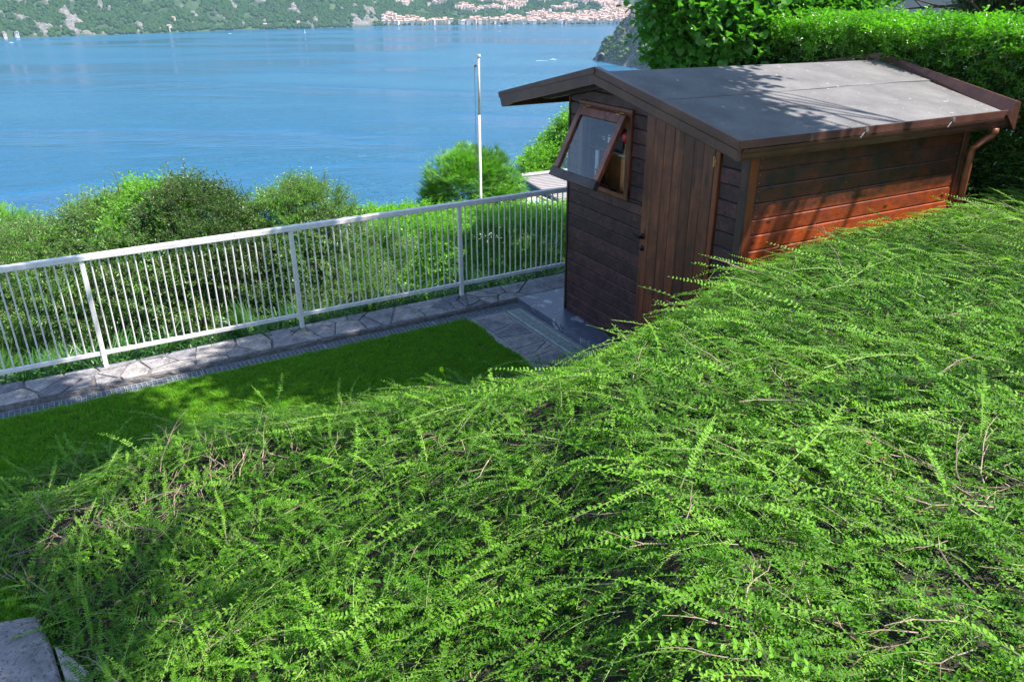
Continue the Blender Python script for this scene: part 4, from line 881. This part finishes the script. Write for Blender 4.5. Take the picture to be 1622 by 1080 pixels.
# rafters with cut tails, under the front overhang
def rafter(v_):
    for sg in (1, -1):
        ue = 2.47 if sg > 0 else -.50; n_ = []
        s_ = sr if sg > 0 else sl_; L_ = abs(ue - RU)
        top = lambda u_: roofz(u_) - .085
        pr_ = [(RU, top(RU)), (ue, top(ue)), (ue, top(ue) - .022), (ue - sg * .06, top(ue - sg * .06) - .038), (ue - sg * .12, top(ue - sg * .12) - .062), (ue - sg * .2, top(ue - sg * .2) - .07), (RU, top(RU) - .082)]
        v = [Sp(a, v_, b) for a, b in pr_] + [Sp(a, v_ + .05, b) for a, b in pr_]; m_ = 7; mb = MB(); mb.add(v, [tuple(range(m_)), tuple(range(m_, 2 * m_))[::-1]] + [(i, (i + 1) % m_, m_ + (i + 1) % m_, m_ + i) for i in range(m_)]); fixn(mb.out('rafter', 'dark_trim', rf))
for v_ in (-.075, .8, 1.6, 2.38): rafter(v_)
# downpipe
mb = MB(); dp = [Sp(EU - .01, 2.60, EZ - .14), Sp(EU - .01, 2.60, EZ - .17), Sp(EU - .02, 2.595, EZ - .20), Sp(EU - .05, 2.57, EZ - .225), Sp(SW + .07, 2.49, EZ - .28), Sp(SW + .05, 2.475, EZ - .30), Sp(SW + .048, 2.475, EZ - .34), Sp(SW + .048, 2.475, .1)]
mb.tube(dp, [.03] * 8, 12); mb.out('downpipe', 'copper_pipe', rf, True)

# ------------------------------------------------------------------ plants beyond the fence
def sides(P): return P
def bush(name, label, cat, blobs, kitc, n, smin, smax, trunk_base=None, tr=.05, mat='bark', extra=None, loc=None, shell=(.45, 1.03), group=None):
    B = np.array(blobs, float); loc = np.array([B[:, 0].mean(), B[:, 1].mean(), B[:, 2].min() - B[:, 5].max()]) if trunk_base is None else np.array(trunk_base, float)
    t_ = thing(name, label, cat, loc, group); P, rot = crown_points(blobs, n, seed=len(bpy.data.objects) % 50, shell=shell)
    scatter('crown', kitc, P, rot, rng.uniform(smin, smax, len(P)), t_)
    if extra:
        P, rot = crown_points(blobs, extra[1], seed=3, shell=(.85, 1.08)); scatter('young_shoots', extra[0], P, rot, rng.uniform(smin, smax, len(P)), t_)
    mb = MB(); limbs(mb, loc, [np.array(b[:3]) - ZZ * .16 for b in blobs], tr, .08); mb.out('trunk', mat, t_, True); return t_
def blobs_at(lst): return [(*at(px, py, y), rx, ry, rz) for px, py, y, rx, ry, rz in lst]
bush('olive_shrub', 'pale green bushy shrub beyond the fence at the left edge', 'shrub', blobs_at([(10, 425, 9.4, .75, .7, .5), (70, 420, 9.2, .6, .6, .48), (-60, 430, 9.6, .8, .7, .5), (40, 480, 8.8, .7, .5, .5), (100, 470, 8.8, .5, .5, .5), (-40, 520, 8.6, .8, .5, .6)]), K_olive, 1700, .6, 1.15, None, .05)
bush('olive_shrub', 'silvery flowering shrub top behind the pale shrub on the left', 'shrub', blobs_at([(55, 385, 12, .5, .5, .28), (100, 392, 12, .35, .4, .22), (25, 395, 12, .4, .4, .25)]), K_olive, 420, .6, 1.0, None, .04)
bush('broad_shrub', 'large mixed green shrub rising above the rail left of centre', 'shrub', blobs_at([(170, 380, 9.6, .55, .6, .45), (215, 365, 9.7, .5, .6, .45), (150, 430, 9.3, .55, .6, .5), (240, 430, 9.0, .7, .6, .6), (190, 500, 8.7, .8, .5, .6), (300, 480, 8.6, .8, .5, .6)]), K_olive, 2300, .6, 1.2, at(215, 560, 9.3), .07)
bush('dark_shrub', 'dark small leaved evergreen shrub above the rail, right of the bright young tree', 'shrub', blobs_at([(300, 345, 9.3, .42, .5, .4), (345, 360, 9.3, .42, .5, .38), (375, 380, 9.2, .3, .4, .3), (270, 390, 9.1, .4, .4, .4), (330, 420, 8.9, .6, .5, .5), (390, 440, 8.8, .5, .5, .5)]), K_dark, 2100, .55, 1.15, at(320, 540, 9.1), .06)
bush('young_tree', 'bright yellow green young tree poking up between the two shrubs', 'tree', blobs_at([(228, 322, 10, .30, .35, .22), (252, 338, 9.6, .34, .4, .26), (205, 330, 10, .2, .25, .12), (240, 365, 9.2, .5, .4, .3)]), K_lime, 620, .5, .95, at(240, 470, 10), .04)
bush('pine_tree', 'dark flat pine top at the left edge by the water', 'tree', blobs_at([(2, 356, 20, .55, .5, .16), (-25, 362, 20, .6, .5, .18), (0, 370, 20, .5, .5, .1)]), K_needle, 200, 1.2, 2.0, at(-8, 520, 20), .06)
bush('small_tree', 'small grey green tree with a dark crooked trunk behind the second fence post', 'tree', blobs_at([(470, 325, 9.4, .4, .45, .24), (440, 345, 9.3, .3, .4, .24), (505, 330, 9.3, .35, .45, .24), (535, 355, 9.2, .25, .3, .22), (490, 360, 9.1, .4, .4, .24), (470, 400, 8.9, .35, .4, .3), (420, 430, 8.8, .35, .4, .35)]), K_olive, 1250, .5, 1.0, at(515, 560, 8.9), .075)
bush('low_shrub', 'green leafy shrub filling the gap behind the fence between the trunk and the hedge', 'shrub', blobs_at([(560, 450, 9.2, .45, .4, .45), (450, 480, 8.7, .5, .4, .4), (590, 400, 9.8, .45, .4, .4), (360, 530, 8.3, .6, .4, .35), (580, 480, 8.9, .4, .4, .3)]), K_olive, 1250, .55, 1.0, None, .04)
# privet hedge beyond the fence
h0, h1 = at(575, 420, 10.4), at(960, 420, 12.3); hx = (h1 - h0); hx[2] = 0; hl = np.linalg.norm(hx); hx /= hl; hy = np.array([hx[1], -hx[0], 0])
hg = thing('clipped_hedge', 'bright green clipped hedge beyond the fence, left of the shed', 'hedge', h0 * [1, 1, 0] + hx * hl / 2 + np.array([0, 0, -2.2]))
P = box_points(None, 0, hl, -.75, .55, -2.0, .32, 9000, .3); W_ = h0 * [1, 1, 0] + P[:, :1] * hx + P[:, 1:2] * hy + P[:, 2:] * ZZ; W_[:, 2] += .07 * (fbm(P[:, 0] * 1.5, P[:, 1] * 1.5, 3, 5) - .4) - .06 - .42 * P[:, 0] / hl
topm = P[:, 2] > .1
yaw = np.where(rng.random(len(P)) < .7, math.atan2(hy[1], hy[0]) - math.pi / 2 + rng.normal(0, .6, len(P)), rng.uniform(0, 6.28, len(P))); tilt = np.where(topm, rng.uniform(.6, 1.5, len(P)), rng.uniform(0, 1.0, len(P)))
scatter('foliage', K_privet, W_, np.column_stack([tilt, rng.normal(0, .4, len(P)), yaw]), rng.uniform(.75, 1.25, len(P)), hg)
mb = MB()
for i in range(14): a_ = h0 * [1, 1, 0] + hx * hl * (i + .5) / 14; limbs(mb, a_ + ZZ * -2.4, [a_ + ZZ * -.1 + rng.normal(0, .15, 3)], .018)
mb.out('stems', 'bark', hg)
# fan palms and sword leaves at the foot of the fence
def frond_mesh(nl, L):
    mb = MB()
    for i in range(nl):
        a = (i / (nl - 1) - .5) * 2.6; d = np.array([math.sin(a), math.cos(a), 0]); w_ = .016 * L / .45; s = np.array([d[1], -d[0], 0]); l = L * (1 - .18 * abs(a) / 1.3)
        b0 = len(mb.v); mb.v += [tuple(d * .03 - s * .003), tuple(d * .03 + s * .003), tuple(d * l * .55 + s * w_ + ZZ * .02), tuple(d * l * .55 - s * w_ + ZZ * .02), tuple(d * l * .55 + ZZ * -.006), tuple(d * l + ZZ * -.05 * L)]
        mb.f += [(b0, b0 + 4, b0 + 3), (b0 + 1, b0 + 2, b0 + 4), (b0, b0 + 1, b0 + 4), (b0 + 3, b0 + 4, b0 + 5), (b0 + 4, b0 + 2, b0 + 5)]; mb.m += [0] * 5
    me = bpy.data.meshes.new('palm_leaf'); me.from_pydata(mb.v, [], mb.f); me.materials.append(M['palm_leaf']); me.update(); return me
FM = [frond_mesh(15, .42), frond_mesh(18, .5), frond_mesh(13, .36)]
def palm(loc, nf, s, lab):
    p = thing('fan_palm', lab, 'palm', loc, 'fan palms at the foot of the fence'); loc = np.array(loc, float)
    mb = MB()
    for i in range(nf):
        az = i * 2.4 + random.uniform(-.3, .3); el = random.uniform(.25, 1.25); l = s * random.uniform(.35, .65); d = np.array([math.cos(az) * math.cos(el), math.sin(az) * math.cos(el), math.sin(el)]); mb.tube([loc, loc + d * l], [.009, .005], 4, False)
        o = bpy.data.objects.new('leaf', FM[i % 3]); link(o, p); o.location = Vector(d * l); q = Vector(d + np.array([0, 0, random.uniform(-.4, .1)])).to_track_quat('Y', 'Z'); o.rotation_mode = 'QUATERNION'; o.rotation_quaternion = q; o.scale = (s,) * 3
    mb.out('stalks', 'green_stem', p)
for t_, n_, s, nf, lab in [(-1.5, -.45, 1.0, 14, 'fan palm furthest left behind the fence'), (-.75, -.5, 1.1, 16, 'fan palm left of the first fence post'), (-.1, -.5, 1.2, 18, 'large fan palm directly behind the first fence post'), (.35, -.4, .8, 12, 'smaller fan palm right of the first fence post'), (1.55, -.45, 1.1, 16, 'fan palm just left of the second fence post'), (2.15, -.5, 1.1, 16, 'fan palm just right of the second fence post'), (2.9, -.55, .8, 12, 'small fan palm between the second and third fence posts'), (3.75, -.5, .85, 13, 'fan palm behind the third fence post'), (4.6, -.5, 1.0, 14, 'fan palm nearest the shed behind the fence')]:
    palm(Fp(t_, n_, -.85), nf, s, lab)
# strap leaves hanging over the wall
def strap(r_):
    mb = MB()
    for i in range(12):
        a = r_.uniform(0, 6.28); L = r_.uniform(.15, .34); d = np.array([math.cos(a), math.sin(a), 0]); s = np.array([-d[1], d[0], 0]) * .005; pts = [d * L * t * .7 + ZZ * L * (1.5 * t - 1.0 * t * t) for t in (0, .4, .75, 1)]; b0 = len(mb.v)
        for j, p in enumerate(pts): w_ = (1, 1.1, .8, .05)[j]; mb.v += [tuple(p - s * w_), tuple(p + s * w_)]
        mb.f += [(b0 + 2 * j, b0 + 2 * j + 1, b0 + 2 * j + 3, b0 + 2 * j + 2) for j in range(3)]; mb.m += [0] * 3
    return mb.v, mb.f, ['palm_leaf'], mb.m
K_strap = kit('strap_tuft', [strap(rr) for _ in range(4)])
n = 900; t = rng.uniform(-2.6, 5.4, n); nn = rng.uniform(-.55, -.09, n); P = F0 + t[:, None] * FT + nn[:, None] * FN; P[:, 2] = rng.uniform(-.55, -.12, n)
o = scatter('verge_grass', K_strap, P, np.column_stack([rng.normal(0, .2, n), rng.normal(0, .2, n), rng.uniform(0, 6.28, n)]), rng.uniform(.8, 1.5, n)); tag(o, 'long grass blades growing behind the wall', 'grass')
n = 26000; t = rng.uniform(-24, 26, n); nn = -rng.uniform(.55, 7.5, n) ** 2; P = F0 + t[:, None] * FT + nn[:, None] * FN; P[:, 2] = -.75 + .30 * nn + rng.uniform(0, .25, n)
scatter('hillside_scrub', K_olive, P, np.column_stack([rng.uniform(0, 1.2, n), rng.normal(0, .3, n), rng.uniform(0, 6.28, n)]), rng.uniform(.8, 1.2, n) * (1 + np.abs(nn) * .09))

# round feathery conifer, flagpole
cc_ = at(747, 287, 16.2)
bush('round_conifer', 'round feathery bright green conifer bush by the water', 'tree', [(cc_[0], cc_[1], cc_[2] - .05, .98, .9, .68), (cc_[0] - .3, cc_[1], cc_[2] - .45, .8, .8, .5), (cc_[0] + .3, cc_[1], cc_[2] - .45, .8, .8, .5), (cc_[0], cc_[1], cc_[2] - 1.0, .9, .8, .6)], K_needle, 6500, .38, .66, tuple(cc_ - np.array([0, 0, 2.2])), .09, shell=(.4, 1.06))
pt_, pb = at(758, 88, 14.3), at(760, 325, 14.3); fp = thing('flagpole', 'bare white flagpole with rust stains standing beyond the fence', 'flagpole', (pt_[0], 14.3, pb[2] - 3))
x_ = pt_[0]; zt = pt_[2]
mb = MB(); mb.tube([(x_ - .01, 14.3, zt - 1.0), (x_, 14.3, zt - .02)], [.023, .020], 10); mb.out('upper_pole', 'pole_paint', fp, True)
mb = MB(); mb.tube([(x_ - .012, 14.3, pb[2] - 3), (x_ - .01, 14.3, zt - 1.0)], [.026, .023], 10); mb.out('lower_pole', 'pole_rusty', fp, True)
mb = MB(); mb.tube([(x_, 14.3, zt - .02), (x_, 14.3, zt + .015)], [.038, .034], 10); mb.out('cap', 'pole_paint', fp)
mb = MB(); mb.tube([(x_ - .055, 14.26, zt - .17), (x_ - .055, 14.34, zt - .17)], .022, 10); mb.out('pulley', 'copper_pipe', fp)
mb = MB(); mb.tube([(x_ - .075, 14.3, zt - .17), (x_ - .08, 14.3, zt - 2.6)], .004, 4); mb.out('halyard', 'pale_bark', fp)

# lower roofs
A_, B_, C_, D_ = at(826, 284, 21), at(965, 268, 21.5), at(884, 318, 17.5), at(1010, 308, 18)
pv = thing('pavilion', 'low building with a ribbed grey metal roof below the hedge by the shed', 'building', (C_ + D_) / 2 - ZZ * 2.5)
def q3(name, pts, th, mat, par):
    p = [np.array(q, float) for q in pts]; n_ = np.cross(p[1] - p[0], p[2] - p[0]); n_ /= np.linalg.norm(n_); n_ = n_ if n_[2] > 0 else -n_; m_ = len(p)
    return fixn(meshobj(name, p + [q - n_ * th for q in p], [tuple(range(m_)), tuple(range(m_, 2 * m_))[::-1]] + [(i, (i + 1) % m_, m_ + (i + 1) % m_, m_ + i) for i in range(m_)], mat, par))
q3('roof_sheet', [A_, B_, D_, C_], .06, 'corrugated', pv)
for i in range(15):
    f = (i + .5) / 15; p = A_ * (1 - f) + C_ * f; q = B_ * (1 - f) + D_ * f; mb = MB(); mb.beam(p + ZZ * .02, q + ZZ * .02, .07, .05); mb.out('rib', 'corrugated', pv)
mb = MB(); mb.beam(A_ - ZZ * .08, C_ - ZZ * .08, .06, .2); mb.out('eave_beam', 'black_iron', pv)
mb = MB(); mb.beam(A_ + ZZ * .07 + np.array([0, .1, 0]), B_ + ZZ * .07 + np.array([0, .1, 0]), .3, .05); mb.out('ridge_flashing', 'corrugated', pv)
mb = MB(); ws = [A_ * .9 + D_ * .1, B_, D_, C_ * .9 + B_ * .1]; mb.add([p - ZZ * .1 for p in ws] + [p * [1, 1, 0] + ZZ * (min(C_[2], D_[2]) - 2.6) for p in ws], [(0, 4, 5, 1), (1, 5, 6, 2), (2, 6, 7, 3), (3, 7, 4, 0)]); fixn(mb.out('wall', 'grey_render', pv))
gA, gB, gC, gD = at(690, 352, 15.6), at(853, 312, 17.2), at(925, 342, 14.6), at(770, 385, 13.3)
gp_ = thing('glass_roof', 'low pale glass roof in tan frames just beyond the hedge', 'greenhouse', (gA + gC) / 2 - ZZ * 2)
gl = lambda a, b: (gA * (1 - a) + gB * a) * (1 - b) + (gD * (1 - a) + gC * a) * b
for i in range(5):
    for j in range(3): q3('pane', [gl(i / 5 + .006, j / 3 + .01), gl((i + 1) / 5 - .006, j / 3 + .01), gl((i + 1) / 5 - .006, (j + 1) / 3 - .01), gl(i / 5 + .006, (j + 1) / 3 - .01)], .02, 'skylight_pane', gp_)
for i in range(6): mb = MB(); mb.beam(gl(i / 5, 0) + ZZ * .0, gl(i / 5, 1), .05, .07); mb.out('bar', 'tan_frame', gp_)
for j in range(4): mb = MB(); mb.beam(gl(0, j / 3), gl(1, j / 3), .05, .06); mb.out('bar', 'tan_frame', gp_)
for a, b in ((0, 0), (1, 0), (1, 1), (0, 1)): mb = MB(); p = gl(a, b); mb.beam(p - ZZ * .03, p - ZZ * 2.6, .08, .08, (1, 0, 0)); mb.out('leg', 'tan_frame', gp_)
# trees above the pavilion
bush('broadleaf_tree', 'bright green tree behind the pavilion, beside the open shed window', 'tree', blobs_at([(895, 240, 34, 1.0, 1, .8), (880, 262, 33, .9, 1, .6), (915, 215, 34, .9, 1, .8), (855, 262, 33, .5, .7, .6), (842, 272, 32, .5, .6, .4), (930, 255, 33, 1.2, 1, .9)]), K_lime, 1500, 1.2, 2.2, at(895, 300, 34), .12)
bush('slim_conifer', 'slim pale conifer tip between the bright trees and the water', 'tree', blobs_at([(871, 262, 36, .30, .3, .45), (871, 250, 36, .2, .2, .4), (871, 242, 36, .09, .09, .3)]), K_pale, 260, .7, 1.2, at(871, 300, 36), .05)

# ------------------------------------------------------------------ hedge and trees behind the shed
hg = thing('tall_hedge', 'tall dark hedge with sunlit bright green top behind the shed', 'hedge', Sp(2.4, 3.9, -.08))
HT = 2.76
P = box_points(None, -1.0, 7.2, 3.34, 4.5, -.05, HT, 17000, .3); W_ = np.array([S0 * [1, 1, 0]]) + P[:, :1] * SU + P[:, 1:2] * SV + P[:, 2:] * ZZ
W_[:, 2] += .10 * (fbm(P[:, 0] * 2, P[:, 1] * 2, 3, 15) - .45) ; W_ -= SV * (.12 * (fbm(P[:, 0] * 2.2, P[:, 2] * 2.2, 3, 16) - .45))[:, None]
yaw0 = math.atan2(-SV[1], -SV[0]) - math.pi / 2; yaw = np.where(rng.random(len(P)) < .7, yaw0 + rng.normal(0, .7, len(P)), rng.uniform(0, 6.28, len(P))); tilt = rng.uniform(-.2, .9, len(P))
up = P[:, 2] > HT - .2
scatter('foliage', K_laurel, W_[~up], np.column_stack([tilt, rng.normal(0, .4, len(P)), yaw])[~up], rng.uniform(.7, 1.2, (~up).sum()), hg)
n = 7000; a = rng.uniform(-1.05, 7.2, n); b_ = rng.uniform(3.24, 4.5, n); zt_ = HT + rng.uniform(-.22, .06, n) ; fr_ = b_ < 3.42; zt_ = np.where(fr_, HT - rng.random(n) ** 2.2 * .55, zt_)
W_ = S0 * [1, 1, 0] + a[:, None] * SU + b_[:, None] * SV + zt_[:, None] * ZZ
scatter('young_shoots', K_shoot, W_, np.column_stack([rng.uniform(.3, 1.5, n), rng.normal(0, .4, n), yaw0 + rng.normal(0, 1.1, n)]), rng.uniform(.5, 1.0, n), hg)
mb = MB()
for i in range(26): a_ = Sp(-.8 + i * .3, 3.75 + .2 * math.sin(i * 3), -.08); limbs(mb, a_, [a_ + np.array([rng.normal(0, .2), rng.normal(0, .2), rng.uniform(1.6, 2.3)])], .022)
mb.out('stems', 'bark', hg)
# big leaved tree left of the hedge
bt_b = at(1150, 60, 10.9) * [1, 1, 0] + ZZ * -1.2; bt = thing('large_leaved_tree', 'tree with large heart shaped leaves behind the shed ridge', 'tree', bt_b)
bl = blobs_at([(1085, 20, 10.6, .40, .5, .5), (1082, 78, 10.5, .34, .4, .32), (1120, 55, 10.4, .5, .5, .55), (1125, -20, 10.8, .66, .7, .6), (1190, 20, 10.6, .6, .6, .55), (1180, 90, 10.3, .5, .5, .45), (1260, -5, 11, .7, .7, .5), (1330, -15, 11.4, .55, .6, .35), (1115, 130, 10.6, .55, .5, .5), (1180, 170, 10.5, .6, .5, .5), (1180, -90, 11, 1, .9, .8)])
P, rot = crown_points(bl, 1500, 8, (.5, 1.0)); scatter('inner_foliage', K_big, P, rot, rng.uniform(.7, 1.15, len(P)), bt)
mb = MB(); leaf(mb, (0, 0, 0), (0, 1, 0), (0, 0, 1), .13, .12, .12, 1); lme = []
for s in range(3):
    me = bpy.data.meshes.new('leaf'); vv = np.array(mb.v); vv[:, 2] += .012 * np.sin(vv[:, 1] * 40 + s); me.from_pydata(vv.tolist(), [], mb.f); me.materials.append(M['big_leaf']); me.update(); lme.append(me)
P, rot = crown_points(bl, 2600, 9, (.98, 1.14)); toc = O - P; dist = np.linalg.norm(toc, axis=1)
scr = []
for i, p in enumerate(P):
    yf = p[1] * math.cos(PITCH) - (p[2] - CAM_H) * math.sin(PITCH); up_ = p[1] * math.sin(PITCH) + (p[2] - CAM_H) * math.cos(PITCH); sx_, sy_ = 811 + F_PX * p[0] / yf, 540 - F_PX * up_ / yf
    if -10 < sy_ < 118 and 985 < sx_ < 1400: scr.append((dist[i], i))
scr.sort()
for d_, i in scr[:280]:
    o = bpy.data.objects.new('leaf', lme[i % 3]); link(o, bt); o.location = Vector(P[i]) - bt.location; nv = Vector((random.uniform(-.5, .5) - .05, random.uniform(-1, .1), random.uniform(.25, 1.1))).normalized(); dv = nv.cross(Vector((1, random.uniform(-.6, .6), 0))).normalized(); dv = -dv if dv.z > 0 else dv; o.rotation_euler = Matrix((dv.cross(nv), dv, nv)).transposed().to_euler(); o.scale = (random.uniform(.75, 1.2),) * 3
mb = MB(); limbs(mb, bt_b, [b[:3] for b in bl], .09); mb.out('trunk', 'bark', bt, True)
# bare tree and grey house wall beyond the hedge
hx0 = at(1372, 10, 20); gh = thing('neighbour_house', 'grey rendered house wall seen above the hedge', 'building', hx0 * [1, 1, 0] + np.array([4, 3, -.1]))
mb = MB(); mb.box(lambda a, b, d: np.array([hx0[0] + a, 20 + b, d]), 0, 8, 0, 6, -.1, 5.5); mb.out('wall', 'grey_render', gh)
mb = MB(); mb.box(lambda a, b, d: np.array([hx0[0] + a, 20 + b, d]), -.5, 8.5, -.5, 6.5, 5.5, 5.75); mb.out('roof', 'roof_tile', gh)
tb = at(1605, 10, 11.8) * [1, 1, 0] + ZZ * -.1; dt = thing('dark_tree', 'dark tree with bare crooked branches above the right end of the hedge', 'tree', tb)
mb = MB(); mb.tube([tb, tb + (0.05, .1, 1.5), tb + (-.05, .1, 2.9), tb + (.1, .2, 3.9)], [.2, .17, .15, .08], 10)
for q in ((-1.9, .2, 2.95), (-1.5, .5, 2.85), (-1.2, -.3, 3.15), (-.9, .4, 2.9), (-.6, 0, 3.1), (.8, .5, 3.4), (1.4, -.2, 3.2)): limbs(mb, tb + np.array([0, .1, 2.7]), [tb + np.array(q) + ZZ * .1], .032, .3)
mb.out('trunk', 'bark', dt, True)
bl2 = [(*(tb + np.array([.1, .2, 3.2])), .6, .6, .7), (*(tb + np.array([.9, .2, 3.1])), .8, .8, .7)]; P, rot = crown_points(bl2, 1300, 5, (.5, 1)); scatter('crown', K_dark, P, rot, rng.uniform(.9, 1.6, len(P)), dt)

# ------------------------------------------------------------------ tall tree right of the garden whose crown shades lawn and shed
tt = np.array([9.5, 3.4, 0.0]); big = thing('shade_tree', 'tall tree at the right whose crown overhangs the garden and shades the lawn', 'tree', tt)
H = 6.6; off = np.array([TS[0], TS[1]]) / TS[2]
def shade(x, y, z, r, rz=.5): s = (H - z); return (x + off[0] * s, y + off[1] * s, H, r, r, rz)
SB = [shade(*Fp(-1.3, .9, 0), 1.0), shade(*Fp(-.4, 1.3, 0), .9), shade(*Fp(.2, 2.1, 0), .6), shade(*Fp(1.5, .9, 0), .85), shade(*Fp(2.4, 1.1, 0), .9), shade(*Fp(3.3, .8, 0), .9), shade(*Fp(-.6, .2, .4), .55), shade(*Fp(1.6, .1, .4), .5), shade(*Fp(2.9, .1, .4), .7),
      shade(*Fp(-1.9, 1.7, 0), .9), shade(*Fp(-1.6, 2.6, 0), .6), shade(*Fp(-2.4, .4, 0), .8)]
for u_, v_, r_, z_ in ((.9, -.2, .75, 2.4), (1.5, .0, .75, 2.3), (2.2, -.1, .7, 2.2), (.5, .1, .6, 2.5), (-.3, -.2, .7, 2.3), (.4, -.5, .7, 1.4), (1.6, -.5, .6, 1.0)): SB.append(shade(*Sp(u_, v_, z_), r_, .4))
SB += [shade(-2.75, 2.75, 0, .75, .4), shade(-3.3, 3.6, .1, .6, .4)]
P, rot = crown_points([(b[0], b[1], b[2], max(b[3] - .3, .15), max(b[4] - .3, .15), b[5]) for b in SB], 1120, 12, (.0, 1.0)); scatter('crown', K_tree, P, rot, rng.uniform(.35, .75, len(P)), big)
mb = MB(); mb.tube([tt, tt + (0, 0, 2), tt + (-.2, 0, 4.2), tt + (-.6, 0, 6)], [.26, .22, .19, .14], 10); limbs(mb, tt + np.array([-.6, 0, 6]), [b[:3] for b in SB], .035, .15); mb.out('trunk', 'bark', big, True)

# ------------------------------------------------------------------ boats
def boat(px, py, L, lab, cab=True, wake=True, rz=.0):
    p = atz(px, py, LZ); t_ = thing('motor_boat', lab, 'boat', p); t_.rotation_euler.z = rz
    def ob(nm, v, f, m_):
        me = bpy.data.meshes.new(nm); me.from_pydata([tuple(q) for q in v], [], f); me.materials.append(M[m_]); me.update(); o = bpy.data.objects.new(nm, me); link(o, t_); fixn(o)
    w_ = L * .16; v = [(-L / 2, -w_, 0), (L * .2, -w_, 0), (L / 2, 0, .1), (L * .2, w_, 0), (-L / 2, w_, 0), (-L / 2, -w_ * 1.15, L * .13), (L * .22, -w_ * 1.15, L * .15), (L * .58, 0, L * .19), (L * .22, w_ * 1.15, L * .15), (-L / 2, w_ * 1.15, L * .13)]
    ob('hull', v, [(0, 1, 2, 3, 4), (5, 6, 7, 8, 9)] + [(i, (i + 1) % 5, 5 + (i + 1) % 5, 5 + i) for i in range(5)], 'boat_white')
    if cab:
        c_ = [(x_ * L, y_ * w_, z_ * L) for z_, k_ in ((.14, 1), (.27, .8)) for x_, y_ in ((-.2 * k_, -.7), (.15 * k_, -.7), (.15 * k_, .7), (-.2 * k_, .7))]; ob('cabin', c_, [(0, 1, 2, 3), (4, 5, 6, 7)] + [(i, (i + 1) % 4, 4 + (i + 1) % 4, 4 + i) for i in range(4)], 'boat_white')
    if wake:
        o = meshobj('boat_wake', [p + np.array(q) for q in ((math.cos(rz) * -L * .4, math.sin(rz) * -L * .4, .06), (math.cos(rz + .09) * -L * 3, math.sin(rz + .09) * -L * 3, .06), (math.cos(rz - .09) * -L * 3, math.sin(rz - .09) * -L * 3, .06))], [(0, 1, 2)], 'wake_foam'); o['kind'] = 'stuff'; tag(o, 'short foam trail behind the nearest motor boat', 'wake')
    return t_
boat(876, 96, 7.5, 'white motor boat with a wake near the rocky headland', rz=.25); boat(791, 42, 8, 'tiny white boat close to the far village shore', wake=False, rz=.1); boat(791, 51, 5, 'tiny white boat below the other one, further from the village', False, False)
boat(364, 54, 6, 'tiny white boat in front of the wooded cliffs', False, False, .4); boat(18, 69, 7, 'small white boat off the villa at the far left', True, False, .2)
p = atz(483, 53, LZ); by = thing('sailing_boat', 'small boat with a pale upright sail off the far wooded shore', 'boat', p)
mb = MB(); mb.add([p + np.array(q) for q in ((-1, -.3, 1), (1.6, 0, 1), (-.2, .1, 9), (-1, .3, 1))], [(0, 1, 2), (1, 3, 2), (3, 0, 2), (0, 3, 1)]); mb.out('sail', 'boat_white', by)
mb = MB(); mb.beam(p + (-2.5, 0, .5), p + (2.5, 0, .5), 1.4, .9); mb.out('hull', 'boat_white', by)

# ------------------------------------------------------------------ haze
hz = bpy.data.materials.new('haze_air'); hz.use_nodes = True; t_ = hz.node_tree; t_.nodes.clear(); om = t_.nodes.new('ShaderNodeOutputMaterial'); pvn = t_.nodes.new('ShaderNodeVolumePrincipled')
pvn.inputs['Color'].default_value = (.46, .70, 1, 1); pvn.inputs['Density'].default_value = .00008; t_.links.new(pvn.outputs[0], om.inputs['Volume'])
mb = MB(); mb.box(lambda a, b, d: np.array([a, b, d]), -3400, 3400, -600, 3500, -120, 330); M['haze_air'] = hz; o = mb.out('haze', 'haze_air'); o['kind'] = 'stuff'
